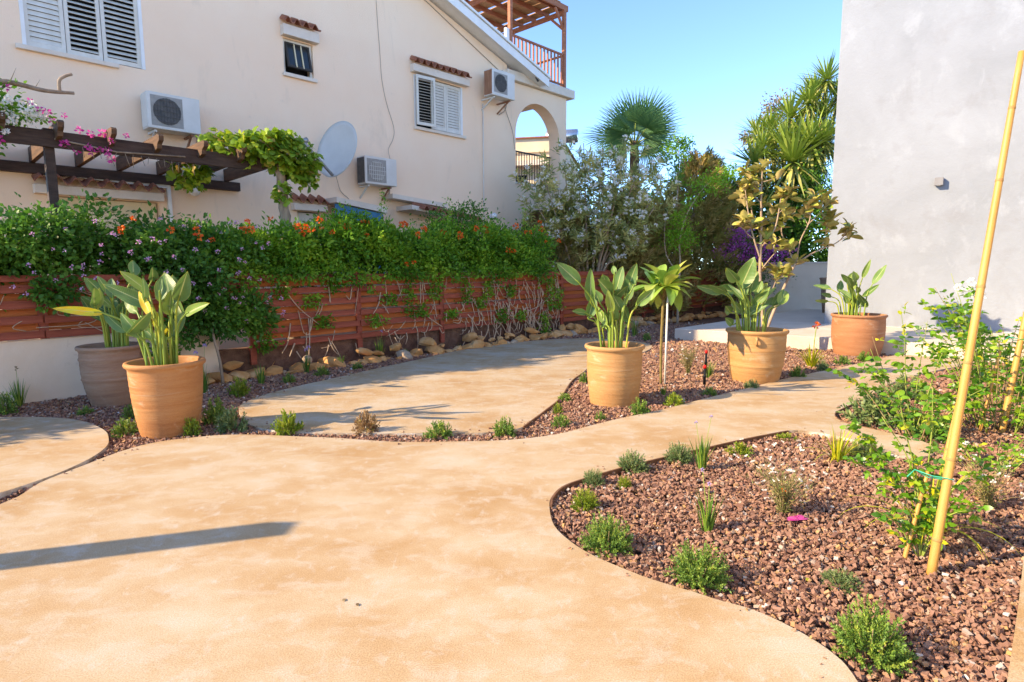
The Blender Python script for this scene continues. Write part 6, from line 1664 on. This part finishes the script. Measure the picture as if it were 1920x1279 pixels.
# ---------------------------------------------------------------- yuccas
def yucca(lab, loc, heads, seed, trunk_r=0.10):
    rng = np.random.default_rng(seed)
    t = thing("yucca", lab, "tree", (loc[0], loc[1], -0.1), 0, "tall yuccas beyond the boundary wall")
    for i, (hx, hy, hz, s) in enumerate(heads):
        mb, _ = tube_path(MB(), [(0.1 * i - 0.2, 0.1 * (i % 3), 0), (hx * 0.4, hy * 0.4, hz * 0.45), (hx, hy, hz - 0.15)], trunk_r, 0.05, 8); mb.build("trunk", "palm_trunk", t)
        n = 120; V, F, T = [], [], []
        for j in range(n):
            a = j * 2.39996; el = 1.35 - 2.3 * (j / n) ** 0.9 + rng.normal(0, 0.1)
            L = s * rng.uniform(0.8, 1.1); w = 0.045 * s / 0.75
            d = np.array([math.cos(a) * math.cos(el), math.sin(a) * math.cos(el), math.sin(el)]); sd = np.array([-math.sin(a), math.cos(a), 0]); b = len(V)
            dead = el < -0.45
            for k in range(5):
                f = k / 4; ww = w * 0.5 * (0.6 + 0.8 * f if f < 0.5 else 2.0 * (1 - f)) + 0.001
                p = d * (0.05 + f * L) + np.array([0, 0, -0.12 * L * f * f])
                V += [p - sd * ww, p + sd * ww]; T += [min(max((0.95 if dead else 0.62 - 0.35 * j / n) + rng.normal(0, .12), 0), 1)] * 2
            F += [(b + 2 * k, b + 2 * k + 1, b + 2 * k + 3, b + 2 * k + 2) for k in range(4)]
        ob("leaf_rosette", npmesh("leaf_rosette", np.array(V), [np.array(F)], "yucca_leaf", np.array(T), True), t, (hx, hy, hz))["kind"] = "stuff"
yucca("lower bright green yucca in front of the taller one", (9.4, 21.4), [(0.1, -0.5, 5.15, 1.7), (0.85, -0.2, 5.75, 1.45), (-1.0, 0.0, 5.15, 1.3), (0.55, -0.4, 4.35, 1.1), (-0.7, 0.1, 5.75, 1.0), (1.1, 0.0, 4.8, 1.1), (0.1, 0.2, 5.9, 1.1), (-0.5, 0, 4.4, 1.0), (1.3, -.2, 5.9, 1.0)], 81)
yucca("tall yucca cluster rising behind the white building corner", (10.4, 22.6), [(-0.3, 0, 7.0, 1.15), (0.35, 0, 7.45, 1.1), (0.95, 0, 8.3, 1.05), (-0.9, 0.2, 6.6, 1.05), (0.2, 0.3, 6.5, 1.1), (0.9, 0, 7.0, 1.1), (-1.4, 0.2, 6.45, 0.95), (0.6, 0.2, 7.9, 1.0), (-0.1, 0.1, 6.0, 1.1), (1.4, 0, 7.7, 1.0), (1.2, .2, 6.2, 1.1), (-0.8, .1, 5.9, 1.0)], 82)
sapling("thin dry treetop far behind the yuccas", (15.6, 40), [[(0, 0, 0), (0, 0, 5), (0.5, 0, 9.5), (1.2, 0, 11.5)], [(0.2, 0, 7.5), (-0.4, 0, 9.7)]],
        [((1.4, 0, 11.6), (1.0, 0.8, 1.0), 900), ((-0.45, 0, 9.9), (0.4, 0.4, 0.35), 300), ((0.6, 0, 10.6), (0.6, 0.6, 0.6), 300)], 77, "dead_leaf", 0.12, 0.2, "dry_tree", "tree")
sapling("far green trees on the skyline beyond the fence", (9.0, 38), [[(0, 0, 0), (0, 0, 3), (0, 0, 6)]],
        [((-2, 0, 3.8), (2.6, 1.2, 2.6), 2600), ((1.5, 0, 4.5), (2.2, 1.2, 2.4), 2400), ((4.5, 0, 4.5), (3, 1.2, 3), 2600)], 78, "hedge_dark_leaf", 0.2, 0.34, "distant_tree", "tree")

def backing():
    rng = np.random.default_rng(91)
    t = hthing("backing_hedge", "dark green hedge filling the gaps behind the conifers", "hedge")
    Ps, Ds = [], []
    for u in np.arange(14.5, 23, 0.55):
        c = np.array([u, 3.6 + 0.3 * math.sin(u), 1.5]); p, d_ = blob_points(800, c, (0.8, 0.8, 1.75 + 0.35 * math.sin(u * 2.3)), rng, 0.5, 0.35); Ps.append(p); Ds.append(d_)
    for w in np.arange(-6.5, 3.0, 0.6):
        c = np.array([21.0 + 0.3 * math.sin(w * 3), w, 1.7]); p, d_ = blob_points(800, c, (0.8, 0.8, 2.0 + 0.4 * math.sin(w * 2.1)), rng, 0.5, 0.35); Ps.append(p); Ds.append(d_)
    for w in np.arange(-4.5, -0.2, 0.45):
        c = np.array([19.9 + 0.2 * math.sin(w * 5), w, 2.7]); p, d_ = blob_points(1300, c, (0.6, 0.6, 2.2 + 0.3 * math.sin(w * 3)), rng, 0.3, 0.3); Ps.append(p); Ds.append(d_)
    P, D = np.concatenate(Ps), np.concatenate(Ds)
    leaf_cloud("foliage", P, D + rng.normal(0, .5, D.shape), 0.09, 0.16, 0.55, "hedge_dark_leaf", t, rng)
    for u in np.arange(14.5, 23, 1.1): MB().tube([(u, 3.6, -0.1), (u + .05, 3.6, 1.6)], [0.05, 0.03], 6).build("stem", "bark", t)
backing()
